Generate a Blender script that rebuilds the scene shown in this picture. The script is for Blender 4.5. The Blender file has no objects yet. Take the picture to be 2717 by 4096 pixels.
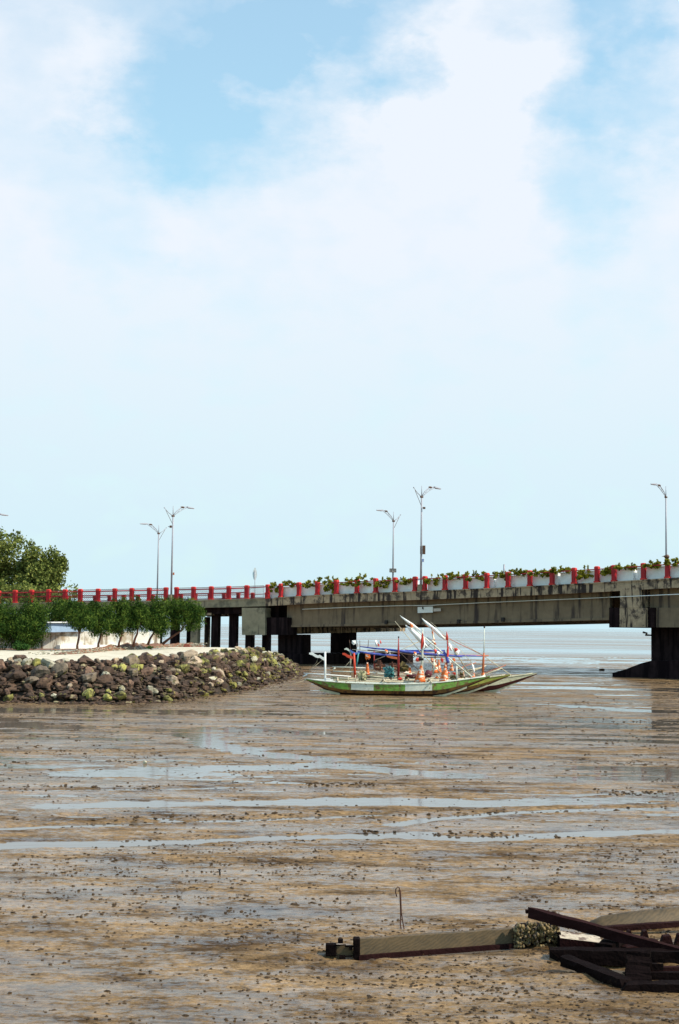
import bpy, math, random
import numpy as np
from mathutils import Vector, Matrix, noise
random.seed(7); rng = np.random.default_rng(7)
SC = bpy.context.scene
COL = SC.collection
R = math.radians
# ------------------------------------------------------------------ camera
F = 5689.0; W0, H0 = 2717.0, 4096.0; CAMZ = 3.0
PITCH, ROLL = R(4.54), R(0.75)
cd = bpy.data.cameras.new('camera'); cam = bpy.data.objects.new('camera', cd); COL.objects.link(cam)
cd.sensor_fit = 'VERTICAL'; cd.sensor_height = 36; cd.sensor_width = 24; cd.lens = 36 * F / H0
cd.clip_start = 0.1; cd.clip_end = 20000
cf = Vector((0, math.cos(PITCH), math.sin(PITCH)))
r0 = Vector((1, 0, 0)); u0 = Vector((0, -math.sin(PITCH), math.cos(PITCH)))
cr = r0 * math.cos(ROLL) + u0 * math.sin(ROLL); cu = u0 * math.cos(ROLL) - r0 * math.sin(ROLL)
CP = Vector((0, 0, CAMZ))
cam.matrix_world = Matrix(((cr.x, cu.x, -cf.x, 0), (cr.y, cu.y, -cf.y, 0), (cr.z, cu.z, -cf.z, CAMZ), (0, 0, 0, 1)))
SC.camera = cam
SC.view_settings.view_transform = 'Standard'; SC.view_settings.look = 'None'
SC.view_settings.exposure = 0.08; SC.view_settings.gamma = 1.0
# sun
SUN_H = Vector((0.95, -0.31, 0)).normalized(); SUN_EL = R(46)
sd = Vector((SUN_H.x * math.cos(SUN_EL), SUN_H.y * math.cos(SUN_EL), math.sin(SUN_EL)))
sl = bpy.data.lights.new('sun', 'SUN'); sl.energy = 5.0; sl.angle = R(0.5); sl.color = (1.0, 0.90, 0.72)
so = bpy.data.objects.new('sun', sl); COL.objects.link(so); so.rotation_euler = sd.to_track_quat('Z', 'Y').to_euler()
so.location = (30, -20, 60)

def ray(px, py):
    return (cf + cr * ((px - W0 / 2) / F) - cu * ((py - H0 / 2) / F))
def P(px, py, Y):                       # point at depth Y
    d = ray(px, py); return CP + d * (Y / d.y)
def G(px, py, z=0.0):                   # point on a level
    d = ray(px, py); return CP + d * ((z - CAMZ) / d.z)
def PL(px, py, a, c):                   # point on a vertical plane  y + a x = c
    d = ray(px, py); return CP + d * (c / (d.y + a * d.x))

# ------------------------------------------------------------------ world
wd = bpy.data.worlds.new('World'); SC.world = wd; wd.use_nodes = True
nt = wd.node_tree; nt.nodes.clear()
def N(nt, t, **k):
    n = nt.nodes.new(t)
    for a, b in k.items(): setattr(n, a, b)
    return n
def L(nt, a, b): nt.links.new(a, b)
def mth(nt, op, a, b=None, c=None, clamp=False):
    n = nt.nodes.new('ShaderNodeMath'); n.operation = op; n.use_clamp = clamp
    for i, v in enumerate((a, b, c)):
        if v is None: continue
        if isinstance(v, (int, float)): n.inputs[i].default_value = v
        else: nt.links.new(v, n.inputs[i])
    return n.outputs[0]
tc = N(nt, 'ShaderNodeTexCoord')
nrm = N(nt, 'ShaderNodeVectorMath', operation='NORMALIZE'); L(nt, tc.outputs['Generated'], nrm.inputs[0])
wn = N(nt, 'ShaderNodeTexNoise'); wn.inputs['Scale'].default_value = 7; wn.inputs['Detail'].default_value = 7; wn.inputs['Roughness'].default_value = 0.6
mpw = N(nt, 'ShaderNodeMapping'); mpw.inputs['Scale'].default_value = (1, 1, 1.7)
L(nt, nrm.outputs[0], mpw.inputs[0]); L(nt, mpw.outputs[0], wn.inputs['Vector'])
sub = N(nt, 'ShaderNodeVectorMath', operation='SUBTRACT'); L(nt, wn.outputs['Color'], sub.inputs[0]); sub.inputs[1].default_value = (0.5, 0.5, 0.5)
scl = N(nt, 'ShaderNodeVectorMath', operation='SCALE'); L(nt, sub.outputs[0], scl.inputs[0]); scl.inputs['Scale'].default_value = 0.24
add = N(nt, 'ShaderNodeVectorMath', operation='ADD'); L(nt, nrm.outputs[0], add.inputs[0]); L(nt, scl.outputs[0], add.inputs[1])
def blob(px, py, rad, w):
    d = ray(px, py).normalized()
    n = N(nt, 'ShaderNodeVectorMath', operation='DISTANCE'); L(nt, add.outputs[0], n.inputs[0]); n.inputs[1].default_value = d
    mr = N(nt, 'ShaderNodeMapRange', interpolation_type='SMOOTHSTEP')
    L(nt, n.outputs['Value'], mr.inputs[0])
    r = rad / F
    mr.inputs[1].default_value = r * 1.25; mr.inputs[2].default_value = r * 0.15; mr.inputs[3].default_value = 0; mr.inputs[4].default_value = w
    return mr.outputs[0]
tot = None
for b in ((1000, 130, 420, .8), (1400, 260, 400, .8), (780, 560, 400, .7), (1250, 640, 330, .6), (620, 600, 260, .35), (1620, 80, 260, .3), (300, -60, 480, .42),
          (2560, 400, 320, .62), (2360, 700, 330, .5), (2600, 0, 240, .5), (250, 620, 380, .3), (1000, 1000, 450, .15), (2500, 1000, 500, .16), (2717, -600, 900, .7), (800, -900, 900, .6)):
    v = blob(*b); tot = v if tot is None else mth(nt, 'ADD', tot, v)
for b in ((1460, 470, 190, .5), (1100, 30, 170, .35), (450, 330, 250, .3), (1950, 420, 420, .5), (520, 640, 140, .15)):
    tot = mth(nt, 'SUBTRACT', tot, blob(*b))
n2 = N(nt, 'ShaderNodeTexNoise'); n2.inputs['Scale'].default_value = 26; n2.inputs['Detail'].default_value = 6; L(nt, mpw.outputs[0], n2.inputs['Vector'])
tot = mth(nt, 'ADD', tot, mth(nt, 'MULTIPLY', mth(nt, 'SUBTRACT', n2.outputs['Fac'], 0.5), 0.6))
sep = N(nt, 'ShaderNodeSeparateXYZ'); L(nt, nrm.outputs[0], sep.inputs[0])
# clear sky overhead and behind the viewer
back = N(nt, 'ShaderNodeMapRange', interpolation_type='SMOOTHSTEP'); L(nt, sep.outputs['Y'], back.inputs[0])
back.inputs[1].default_value = 0.6; back.inputs[2].default_value = -0.2; back.inputs[3].default_value = 0; back.inputs[4].default_value = 1.2
top = N(nt, 'ShaderNodeMapRange', interpolation_type='SMOOTHSTEP'); L(nt, sep.outputs['Z'], top.inputs[0])
top.inputs[1].default_value = 0.5; top.inputs[2].default_value = 0.8; top.inputs[3].default_value = 0; top.inputs[4].default_value = 1.2
blue = mth(nt, 'ADD', mth(nt, 'ADD', tot, back.outputs[0]), top.outputs[0], clamp=True)
cloud = mth(nt, 'SUBTRACT', 1.0, mth(nt, 'MULTIPLY', blue, 0.74), clamp=True)
sky = N(nt, 'ShaderNodeTexSky', sky_type='NISHITA'); sky.sun_disc = False; sky.sun_elevation = SUN_EL
sky.sun_rotation = math.atan2(SUN_H.x, SUN_H.y); sky.air_density = 1.6; sky.dust_density = 0.4; sky.ozone_density = 1.2
hr = N(nt, 'ShaderNodeValToRGB'); L(nt, sep.outputs['Z'], hr.inputs[0])
hr.color_ramp.elements[0].position = 0.0; hr.color_ramp.elements[0].color = (.60, .82, .90, 1)
hr.color_ramp.elements[1].position = 0.26; hr.color_ramp.elements[1].color = (.81, .87, .95, 1)
tint = N(nt, 'ShaderNodeVectorMath', operation='MULTIPLY'); L(nt, sky.outputs[0], tint.inputs[0]); tint.inputs[1].default_value = (.78, 1.18, 1.22)
bg1 = N(nt, 'ShaderNodeBackground'); L(nt, tint.outputs[0], bg1.inputs[0]); bg1.inputs[1].default_value = 0.15
bg2 = N(nt, 'ShaderNodeBackground'); L(nt, hr.outputs[0], bg2.inputs[0]); bg2.inputs[1].default_value = 1.0
mx = N(nt, 'ShaderNodeMixShader'); L(nt, cloud, mx.inputs[0]); L(nt, bg1.outputs[0], mx.inputs[1]); L(nt, bg2.outputs[0], mx.inputs[2])
ow = N(nt, 'ShaderNodeOutputWorld'); L(nt, mx.outputs[0], ow.inputs[0])

# ------------------------------------------------------------------ materials
def mat(name, col, rough=0.8, var=0.25, scale=6.0, col2=None, thr=(0.45, 0.6), bump=0.15, bscale=30, stretch=(1, 1, 1), metal=0.0, streak=None, spec=0.4, trans=0):
    m = bpy.data.materials.new(name); m.use_nodes = True; t = m.node_tree
    b = t.nodes['Principled BSDF']; b.inputs['Roughness'].default_value = rough; b.inputs['Metallic'].default_value = metal
    b.inputs['Specular IOR Level'].default_value = spec
    g = N(t, 'ShaderNodeNewGeometry'); mp = N(t, 'ShaderNodeMapping'); mp.inputs['Scale'].default_value = stretch
    L(t, g.outputs['Position'], mp.inputs[0])
    n = N(t, 'ShaderNodeTexNoise'); n.inputs['Scale'].default_value = scale; n.inputs['Detail'].default_value = 6; n.inputs['Roughness'].default_value = .65
    L(t, mp.outputs[0], n.inputs['Vector'])
    v = N(t, 'ShaderNodeMapRange'); L(t, n.outputs['Fac'], v.inputs[0]); v.inputs[1].default_value = .3; v.inputs[2].default_value = .7
    v.inputs[3].default_value = 1 - var; v.inputs[4].default_value = 1 + var
    hs = N(t, 'ShaderNodeVectorMath', operation='SCALE'); hs.inputs[0].default_value = col[:3]; L(t, v.outputs[0], hs.inputs['Scale'])
    out = hs.outputs[0]
    def blend(out, c2, src, lo, hi):
        k = N(t, 'ShaderNodeMapRange', interpolation_type='SMOOTHSTEP'); L(t, src, k.inputs[0]); k.inputs[1].default_value = lo; k.inputs[2].default_value = hi
        mm = N(t, 'ShaderNodeMix', data_type='RGBA'); L(t, k.outputs[0], mm.inputs[0]); L(t, out, mm.inputs[6]); mm.inputs[7].default_value = (*c2[:3], 1)
        return mm.outputs[2]
    if col2 is not None:
        n3 = N(t, 'ShaderNodeTexNoise'); n3.inputs['Scale'].default_value = scale * 0.6; n3.inputs['Detail'].default_value = 8; n3.inputs['Roughness'].default_value = .7
        mp3 = N(t, 'ShaderNodeMapping'); mp3.inputs['Scale'].default_value = stretch; mp3.inputs['Location'].default_value = (13, 7, 3)
        L(t, g.outputs['Position'], mp3.inputs[0]); L(t, mp3.outputs[0], n3.inputs['Vector'])
        out = blend(out, col2, n3.outputs['Fac'], *thr)
    if streak:
        mp4 = N(t, 'ShaderNodeMapping'); mp4.inputs['Scale'].default_value = (streak[1], streak[1], streak[1] * 0.09)
        L(t, g.outputs['Position'], mp4.inputs[0])
        n4 = N(t, 'ShaderNodeTexNoise'); n4.inputs['Scale'].default_value = 1; n4.inputs['Detail'].default_value = 5; n4.inputs['Roughness'].default_value = .6
        L(t, mp4.outputs[0], n4.inputs['Vector'])
        out = blend(out, streak[0], n4.outputs['Fac'], streak[2], streak[3])
    L(t, out, b.inputs['Base Color'])
    if bump:
        n5 = N(t, 'ShaderNodeTexNoise'); n5.inputs['Scale'].default_value = bscale; n5.inputs['Detail'].default_value = 4
        L(t, mp.outputs[0], n5.inputs['Vector'])
        bp = N(t, 'ShaderNodeBump'); bp.inputs['Strength'].default_value = bump; bp.inputs['Distance'].default_value = 0.05
        L(t, n5.outputs['Fac'], bp.inputs['Height']); L(t, bp.outputs[0], b.inputs['Normal'])
    return m
M = {}
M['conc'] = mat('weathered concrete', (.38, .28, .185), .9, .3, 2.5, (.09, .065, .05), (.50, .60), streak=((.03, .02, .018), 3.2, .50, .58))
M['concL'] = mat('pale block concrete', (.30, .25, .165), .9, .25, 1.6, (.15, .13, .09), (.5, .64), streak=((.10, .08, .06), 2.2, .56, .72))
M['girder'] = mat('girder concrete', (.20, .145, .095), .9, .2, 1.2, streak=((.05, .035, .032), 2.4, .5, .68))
M['shade_conc'] = mat('shade-dark concrete', (.022, .013, .014), .95, .4, 2, streak=((.007, .004, .005), 2.5, .45, .6), spec=.08)  # near-black tone paints the shade under the deck into the concrete
M['red'] = mat('red paint', (.34, .004, .012), .6, .2, 5, (.22, .02, .02), (.56, .75))
M['redcap'] = mat('faded red paint', (.55, .03, .025), .7, .25, 7)
M['rail'] = mat('dull red steel', (.34, .02, .025), .5, .2, 6)
M['lattice'] = mat('brown lattice steel', (.12, .035, .03), .6, .2, 6)
M['white'] = mat('white wash', (.78, .79, .78), .8, .08, 3, (.45, .46, .42), (.62, .8))
M['planter'] = mat('white planter plaster', (.86, .88, .88), .85, .08, 2.0, (.45, .42, .34), (.62, .75))
M['wall'] = mat('streaked white wall', (.66, .64, .58), .85, .15, 1.5, (.34, .27, .19), (.46, .62), streak=((.16, .11, .07), 2.6, .52, .64))  # white broken up by brown patches and vertical streaks
M['bluebox'] = mat('pale blue plaster', (.30, .42, .58), .8, .12, 3)
M['galv'] = mat('galvanised steel', (.34, .33, .38), .5, .1, 5, metal=.1)
M['lampdark'] = mat('dark lamp housing', (.10, .045, .025), .5, .2, 8)
M['black'] = mat('black rubber', (.02, .015, .015), .7, .2, 8)
M['rockdark'] = mat('dark brown rock', (.13, .075, .050), .85, .5, 5, (.035, .018, .014), (.5, .62), bump=.5, bscale=14)
M['rockgrey'] = mat('grey brown rock', (.32, .24, .17), .85, .35, 5, (.09, .06, .05), (.5, .62), bump=.5, bscale=14)
M['rockmoss'] = mat('mossy rock', (.24, .22, .06), .9, .4, 6, (.06, .045, .03), (.47, .58), bump=.6, bscale=14)
M['rockpale'] = mat('pale limestone rock', (.55, .50, .38), .85, .25, 6, (.20, .17, .08), (.50, .62), bump=.5, bscale=14)
for k_ in ('rockdark', 'rockgrey', 'rockmoss', 'rockpale'):
    t_ = M[k_].node_tree; b_ = t_.nodes['Principled BSDF']; src = b_.inputs['Base Color'].links[0].from_socket
    oi = N(t_, 'ShaderNodeObjectInfo'); v_ = N(t_, 'ShaderNodeMapRange'); L(t_, oi.outputs['Random'], v_.inputs[0]); v_.inputs[3].default_value = .35; v_.inputs[4].default_value = 1.5 if k_ != 'rockpale' else 1.15
    sc_ = N(t_, 'ShaderNodeVectorMath', operation='SCALE'); L(t_, src, sc_.inputs[0]); L(t_, v_.outputs[0], sc_.inputs['Scale'])
    g_ = N(t_, 'ShaderNodeNewGeometry'); n_ = N(t_, 'ShaderNodeTexNoise'); n_.inputs['Scale'].default_value = 1.7; n_.inputs['Detail'].default_value = 9; n_.inputs['Roughness'].default_value = .75; L(t_, g_.outputs['Position'], n_.inputs['Vector'])
    sp_ = N(t_, 'ShaderNodeSeparateXYZ'); L(t_, g_.outputs['Position'], sp_.inputs[0]); xx_ = N(t_, 'ShaderNodeMapRange'); L(t_, sp_.outputs['X'], xx_.inputs[0]); xx_.inputs[1].default_value = -9; xx_.inputs[2].default_value = -4; xx_.inputs[3].default_value = 0; xx_.inputs[4].default_value = .07
    kk_ = N(t_, 'ShaderNodeMapRange'); L(t_, mth(t_, 'ADD', n_.outputs['Fac'], xx_.outputs[0]), kk_.inputs[0]); kk_.inputs[1].default_value = .60; kk_.inputs[2].default_value = .65
    mm_ = N(t_, 'ShaderNodeMix', data_type='RGBA'); L(t_, kk_.outputs[0], mm_.inputs[0]); L(t_, sc_.outputs[0], mm_.inputs[6]); mm_.inputs[7].default_value = (.20, .17, .035, 1); L(t_, mm_.outputs[2], b_.inputs['Base Color'])
M['rubble'] = mat('mixed rubble with gap shade', (.028, .018, .011), .9, .6, 4, (.16, .14, .06), (.60, .68), bump=.8, bscale=10)  # darkened so the gaps between the boulders carry painted shade
M['soil'] = mat('red brown soil', (.20, .095, .055), .95, .4, 3, (.48, .42, .33), (.53, .66), bump=.6)
M['bark'] = mat('reddish bark', (.10, .04, .025), .9, .4, 9, bump=.5)
M['brick'] = mat('red brick', (.30, .08, .05), .9, .3, 9)
M['wood'] = mat('worn grey plank', (.21, .17, .085), .6, .2, 3, (.10, .08, .035), (.52, .68), stretch=(2, 2, 14), bump=.5, bscale=9)
M['woodred'] = mat('tarred maroon timber', (.020, .007, .007), .8, .35, 6, (.13, .08, .035), (.60, .68), bump=.3, spec=.05)
M['woodblack'] = mat('black wet timber', (.007, .004, .004), .8, .4, 6, (.10, .06, .03), (.63, .70), bump=.3, spec=.03)
M['woodlit'] = mat('sunlit timber tone', (.50, .42, .32), .7, .3, 14, (.12, .07, .05), (.5, .6))  # paler tone paints sunlight onto the top face of the timber block
M['rust'] = mat('rusty iron', (.07, .025, .014), .8, .3, 20)
M['hgreen'] = mat('worn green boat paint', (.15, .30, .05), .55, .35, 9, (.16, .10, .04), (.50, .58))
M['holive'] = mat('worn yellow green boat paint', (.27, .28, .05), .55, .25, 7, (.12, .07, .03), (.58, .64))
M['hwhite'] = mat('worn white boat paint', (.64, .66, .58), .5, .12, 7, (.25, .16, .09), (.57, .65))
M['hpale'] = mat('pale weathered boat paint', (.50, .47, .33), .6, .2, 7, (.25, .16, .08), (.56, .66))
M['hrust'] = mat('brown hull boards', (.17, .085, .025), .7, .4, 6, (.05, .02, .015), (.5, .6))
M['hdark'] = mat('tarred hull bottom', (.03, .010, .010), .6, .3, 5)
M['hred'] = mat('dark red hull bottom', (.07, .010, .010), .6, .3, 5)
M['inner'] = mat('boat interior boards', (.10, .06, .045), .8, .4, 6)
M['bamboo'] = mat('bamboo', (.55, .47, .33), .6, .25, 5, (.2, .13, .08), (.57, .68))
M['redw'] = mat('red painted wood', (.60, .06, .025), .5, .15, 8)
M['dredw'] = mat('dark red painted wood', (.30, .03, .03), .5, .2, 8)
M['orangew'] = mat('orange painted wood', (.50, .13, .05), .5, .2, 8)
M['tealw'] = mat('teal painted wood', (.05, .26, .27), .5, .15, 8)
M['bluecloth'] = mat('blue tarpaulin', (.07, .10, .42), .6, .3, 9, (.03, .02, .06), (.55, .7))
M['whitecloth'] = mat('white cloth', (.82, .82, .82), .8, .06, 9)
M['orangecloth'] = mat('orange netting', (.70, .15, .03), .8, .35, 5, (.85, .75, .62), (.50, .55), stretch=(1, 1, 2.6))
M['redcloth'] = mat('red cloth', (.65, .06, .04), .8, .15, 9)
M['browncloth'] = mat('brown cover', (.20, .08, .05), .9, .4, 7)
M['tealcloth'] = mat('teal cover', (.07, .22, .22), .8, .3, 7, (.02, .04, .05), (.5, .62))
M['olivecloth'] = mat('olive cover', (.10, .075, .025), .9, .4, 7)
M['beigecloth'] = mat('beige patched cover', (.42, .38, .22), .9, .3, 9, (.1, .07, .04), (.53, .6))
M['maroonp'] = mat('maroon drum paint', (.12, .02, .03), .7, .3, 7)
M['bluep'] = mat('blue sign paint', (.10, .18, .55), .6, .05)
M['signgrey'] = mat('grey sign', (.50, .44, .40), .7, .1)
M['shell'] = mat('barnacle shell', (.20, .14, .06), .6, .5, 40, (.03, .02, .015), (.5, .55), bump=.4)

def plank_mat():
    m = bpy.data.materials.new('grooved plank'); m.use_nodes = True; t = m.node_tree; b = t.nodes['Principled BSDF']
    g = N(t, 'ShaderNodeNewGeometry'); mp = N(t, 'ShaderNodeMapping'); mp.inputs['Rotation'].default_value = (0, R(-62), 0); L(t, g.outputs['Position'], mp.inputs[0])
    w = N(t, 'ShaderNodeTexWave', wave_type='BANDS', bands_direction='X'); w.inputs['Scale'].default_value = 11; w.inputs['Distortion'].default_value = 9; w.inputs['Detail'].default_value = 3; w.inputs['Detail Scale'].default_value = .8
    L(t, mp.outputs[0], w.inputs['Vector']); n = N(t, 'ShaderNodeTexNoise'); n.inputs['Scale'].default_value = 4; n.inputs['Detail'].default_value = 8; n.inputs['Roughness'].default_value = .7; L(t, g.outputs['Position'], n.inputs['Vector'])
    f = mth(t, 'ADD', mth(t, 'MULTIPLY', w.outputs['Fac'], .12), mth(t, 'MULTIPLY', n.outputs['Fac'], .95))
    r = N(t, 'ShaderNodeValToRGB'); L(t, f, r.inputs[0]); r.color_ramp.elements[0].position = .32; r.color_ramp.elements[0].color = (.035, .024, .010, 1)
    r.color_ramp.elements[1].position = .85; r.color_ramp.elements[1].color = (.145, .088, .036, 1); L(t, r.outputs[0], b.inputs['Base Color'])
    b.inputs['Roughness'].default_value = .7; bp = N(t, 'ShaderNodeBump'); bp.inputs['Strength'].default_value = .6; bp.inputs['Distance'].default_value = .01; L(t, f, bp.inputs['Height']); L(t, bp.outputs[0], b.inputs['Normal']); return m
M['wood'] = plank_mat()
def foliage_mat(name, c1, c2, c3, sc=3.0):
    m = bpy.data.materials.new(name); m.use_nodes = True; t = m.node_tree; t.nodes.clear()
    g = N(t, 'ShaderNodeNewGeometry'); n = N(t, 'ShaderNodeTexNoise'); n.inputs['Scale'].default_value = sc; n.inputs['Detail'].default_value = 5
    L(t, g.outputs['Position'], n.inputs['Vector'])
    mixv = mth(t, 'ADD', mth(t, 'MULTIPLY', n.outputs['Fac'], .75), mth(t, 'MULTIPLY', g.outputs['Random Per Island'], .35))
    r = N(t, 'ShaderNodeValToRGB'); L(t, mixv, r.inputs[0])
    r.color_ramp.elements[0].position = .35; r.color_ramp.elements[0].color = (*c1, 1)
    r.color_ramp.elements[1].position = .78; r.color_ramp.elements[1].color = (*c3, 1)
    e = r.color_ramp.elements.new(.55); e.color = (*c2, 1)
    d = N(t, 'ShaderNodeBsdfDiffuse'); tr = N(t, 'ShaderNodeBsdfTranslucent'); L(t, r.outputs[0], d.inputs[0]); L(t, r.outputs[0], tr.inputs[0])
    ms = N(t, 'ShaderNodeMixShader'); ms.inputs[0].default_value = .22; L(t, d.outputs[0], ms.inputs[1]); L(t, tr.outputs[0], ms.inputs[2])
    o = N(t, 'ShaderNodeOutputMaterial'); L(t, ms.outputs[0], o.inputs[0]); return m
M['needle'] = foliage_mat('dark green needles', (.010, .024, .008), (.040, .085, .018), (.16, .22, .040), 2.2)
M['leaf'] = foliage_mat('olive green leaves', (.05, .065, .02), (.15, .18, .045), (.34, .35, .10), .8)
M['vine'] = foliage_mat('yellow green vine leaves', (.06, .075, .012), (.21, .21, .025), (.42, .38, .06), 3)
M['shrub'] = foliage_mat('green shrub leaves', (.02, .05, .015), (.05, .12, .03), (.13, .2, .05), 3)

def mud_material(far=False):
    m = bpy.data.materials.new('wet tidal mud' if not far else 'far tidal mud and water'); m.use_nodes = True; t = m.node_tree
    b = t.nodes['Principled BSDF']; g = N(t, 'ShaderNodeNewGeometry')
    def noise_(scale, st=(1, 1, 1), det=6, rough=.6, loc=(0, 0, 0)):
        mp = N(t, 'ShaderNodeMapping'); mp.inputs['Scale'].default_value = st; mp.inputs['Location'].default_value = loc
        L(t, g.outputs['Position'], mp.inputs[0]); n = N(t, 'ShaderNodeTexNoise'); n.inputs['Scale'].default_value = scale
        n.inputs['Detail'].default_value = det; n.inputs['Roughness'].default_value = rough; L(t, mp.outputs[0], n.inputs['Vector']); return n.outputs['Fac']
    def mr(src, a, b_, c, d, sm=True):
        k = N(t, 'ShaderNodeMapRange'); k.interpolation_type = 'SMOOTHSTEP' if sm else 'LINEAR'
        L(t, src, k.inputs[0]); k.inputs[1].default_value = a; k.inputs[2].default_value = b_; k.inputs[3].default_value = c; k.inputs[4].default_value = d; return k.outputs[0]
    r = N(t, 'ShaderNodeValToRGB')
    if not far:
        wsum = mth(t, 'ADD', mth(t, 'ADD', mth(t, 'MULTIPLY', noise_(.55, (.22, 1, 1), 5, .6, (4, 2, 0)), .34), mth(t, 'MULTIPLY', noise_(3.2, (.3, 1, 1), 5, .7, (1, 9, 0)), .34)), mth(t, 'MULTIPLY', noise_(17, (.5, 1, 1), 5, .8, (6, 3, 0)), .42))
        wet = mr(wsum, .515, .60, 1, 0)
        L(t, noise_(1.3, (.5, 1, 1), 8, .7), r.inputs[0])
        r.color_ramp.elements[0].position = .36; r.color_ramp.elements[0].color = (.060, .031, .010, 1)
        r.color_ramp.elements[1].position = .66; r.color_ramp.elements[1].color = (.32, .205, .105, 1)
        e = r.color_ramp.elements.new(.5); e.color = (.20, .125, .060, 1)
        gr_ = mth(t, 'MULTIPLY', mr(noise_(13, (.7, 1, 1), 8, .9, (3, 1, 0)), .38, .62, .25, 1.55, False), mr(wet, 0, 1, 1.05, .85, False)); gs = N(t, 'ShaderNodeVectorMath', operation='SCALE'); L(t, r.outputs[0], gs.inputs[0]); L(t, gr_, gs.inputs['Scale'])
        L(t, gs.outputs[0], b.inputs['Base Color'])
        rough = mth(t, 'ADD', mr(wet, 0, 1, .75, .07, False), mth(t, 'MULTIPLY', noise_(40, det=3), .1))
        L(t, rough, b.inputs['Roughness'])
        h = mth(t, 'ADD', mth(t, 'MULTIPLY', noise_(11, (.7, 1, 1), 7, .8), 1.1), mth(t, 'MULTIPLY', noise_(60, det=3), .35))
        bp = N(t, 'ShaderNodeBump'); bp.inputs['Distance'].default_value = .02
        L(t, mr(wet, 0, 1, 1.0, .16, False), bp.inputs['Strength']); L(t, h, bp.inputs['Height']); L(t, bp.outputs[0], b.inputs['Normal'])
        L(t, mr(wet, 0, 1, .10, .6, False), b.inputs['Specular IOR Level'])
    else:
        a = noise_(.03, (.16, 1, 1), 8, .62); b2 = noise_(.3, (.1, 1, 1), 6, .65, (5, 5, 0))
        s = mth(t, 'ADD', mth(t, 'MULTIPLY', a, .6), mth(t, 'MULTIPLY', b2, .4))
        r.color_ramp.elements[0].position = .46; r.color_ramp.elements[0].color = (.10, .10, .10, 1)
        r.color_ramp.elements[1].position = .66; r.color_ramp.elements[1].color = (.30, .24, .16, 1)
        L(t, s, r.inputs[0]); L(t, r.outputs[0], b.inputs['Base Color'])
        mud = mr(s, .45, .58, 0, 1)
        sepn = N(t, 'ShaderNodeSeparateXYZ'); L(t, g.outputs['Position'], sepn.inputs[0])
        sea = mr(sepn.outputs['Y'], 1100, 1500, 1, 0)
        mud = mth(t, 'MULTIPLY', mud, sea)
        L(t, mr(mud, 0, 1, .07, .35, False), b.inputs['Roughness'])
        bp = N(t, 'ShaderNodeBump'); bp.inputs['Distance'].default_value = .05
        L(t, mr(mud, 0, 1, .16, .55, False), bp.inputs['Strength']); L(t, noise_(3.5, (.5, 1, 1), 6, .7), bp.inputs['Height']); L(t, bp.outputs[0], b.inputs['Normal'])
    return m
M['mud'] = mud_material(); M['farmud'] = mud_material(True)
def water_material():
    m = bpy.data.materials.new('shallow standing water'); m.use_nodes = True; t = m.node_tree; b = t.nodes['Principled BSDF']
    b.inputs['Base Color'].default_value = (.13, .11, .09, 1); b.inputs['Roughness'].default_value = .06; b.inputs['IOR'].default_value = 1.36
    g = N(t, 'ShaderNodeNewGeometry'); mp = N(t, 'ShaderNodeMapping'); mp.inputs['Scale'].default_value = (.4, 1, 1)
    L(t, g.outputs['Position'], mp.inputs[0]); n = N(t, 'ShaderNodeTexNoise'); n.inputs['Scale'].default_value = 5; n.inputs['Detail'].default_value = 3
    L(t, mp.outputs[0], n.inputs['Vector']); bp = N(t, 'ShaderNodeBump'); bp.inputs['Strength'].default_value = .12; bp.inputs['Distance'].default_value = .03
    L(t, n.outputs['Fac'], bp.inputs['Height']); L(t, bp.outputs[0], b.inputs['Normal']); return m
M['water'] = water_material()
M['path'] = mat('pale crushed stone', (.62, .56, .44), .95, .2, 3, (.36, .27, .16), (.52, .66), stretch=(.5, 1, 1), bump=.5)

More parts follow.
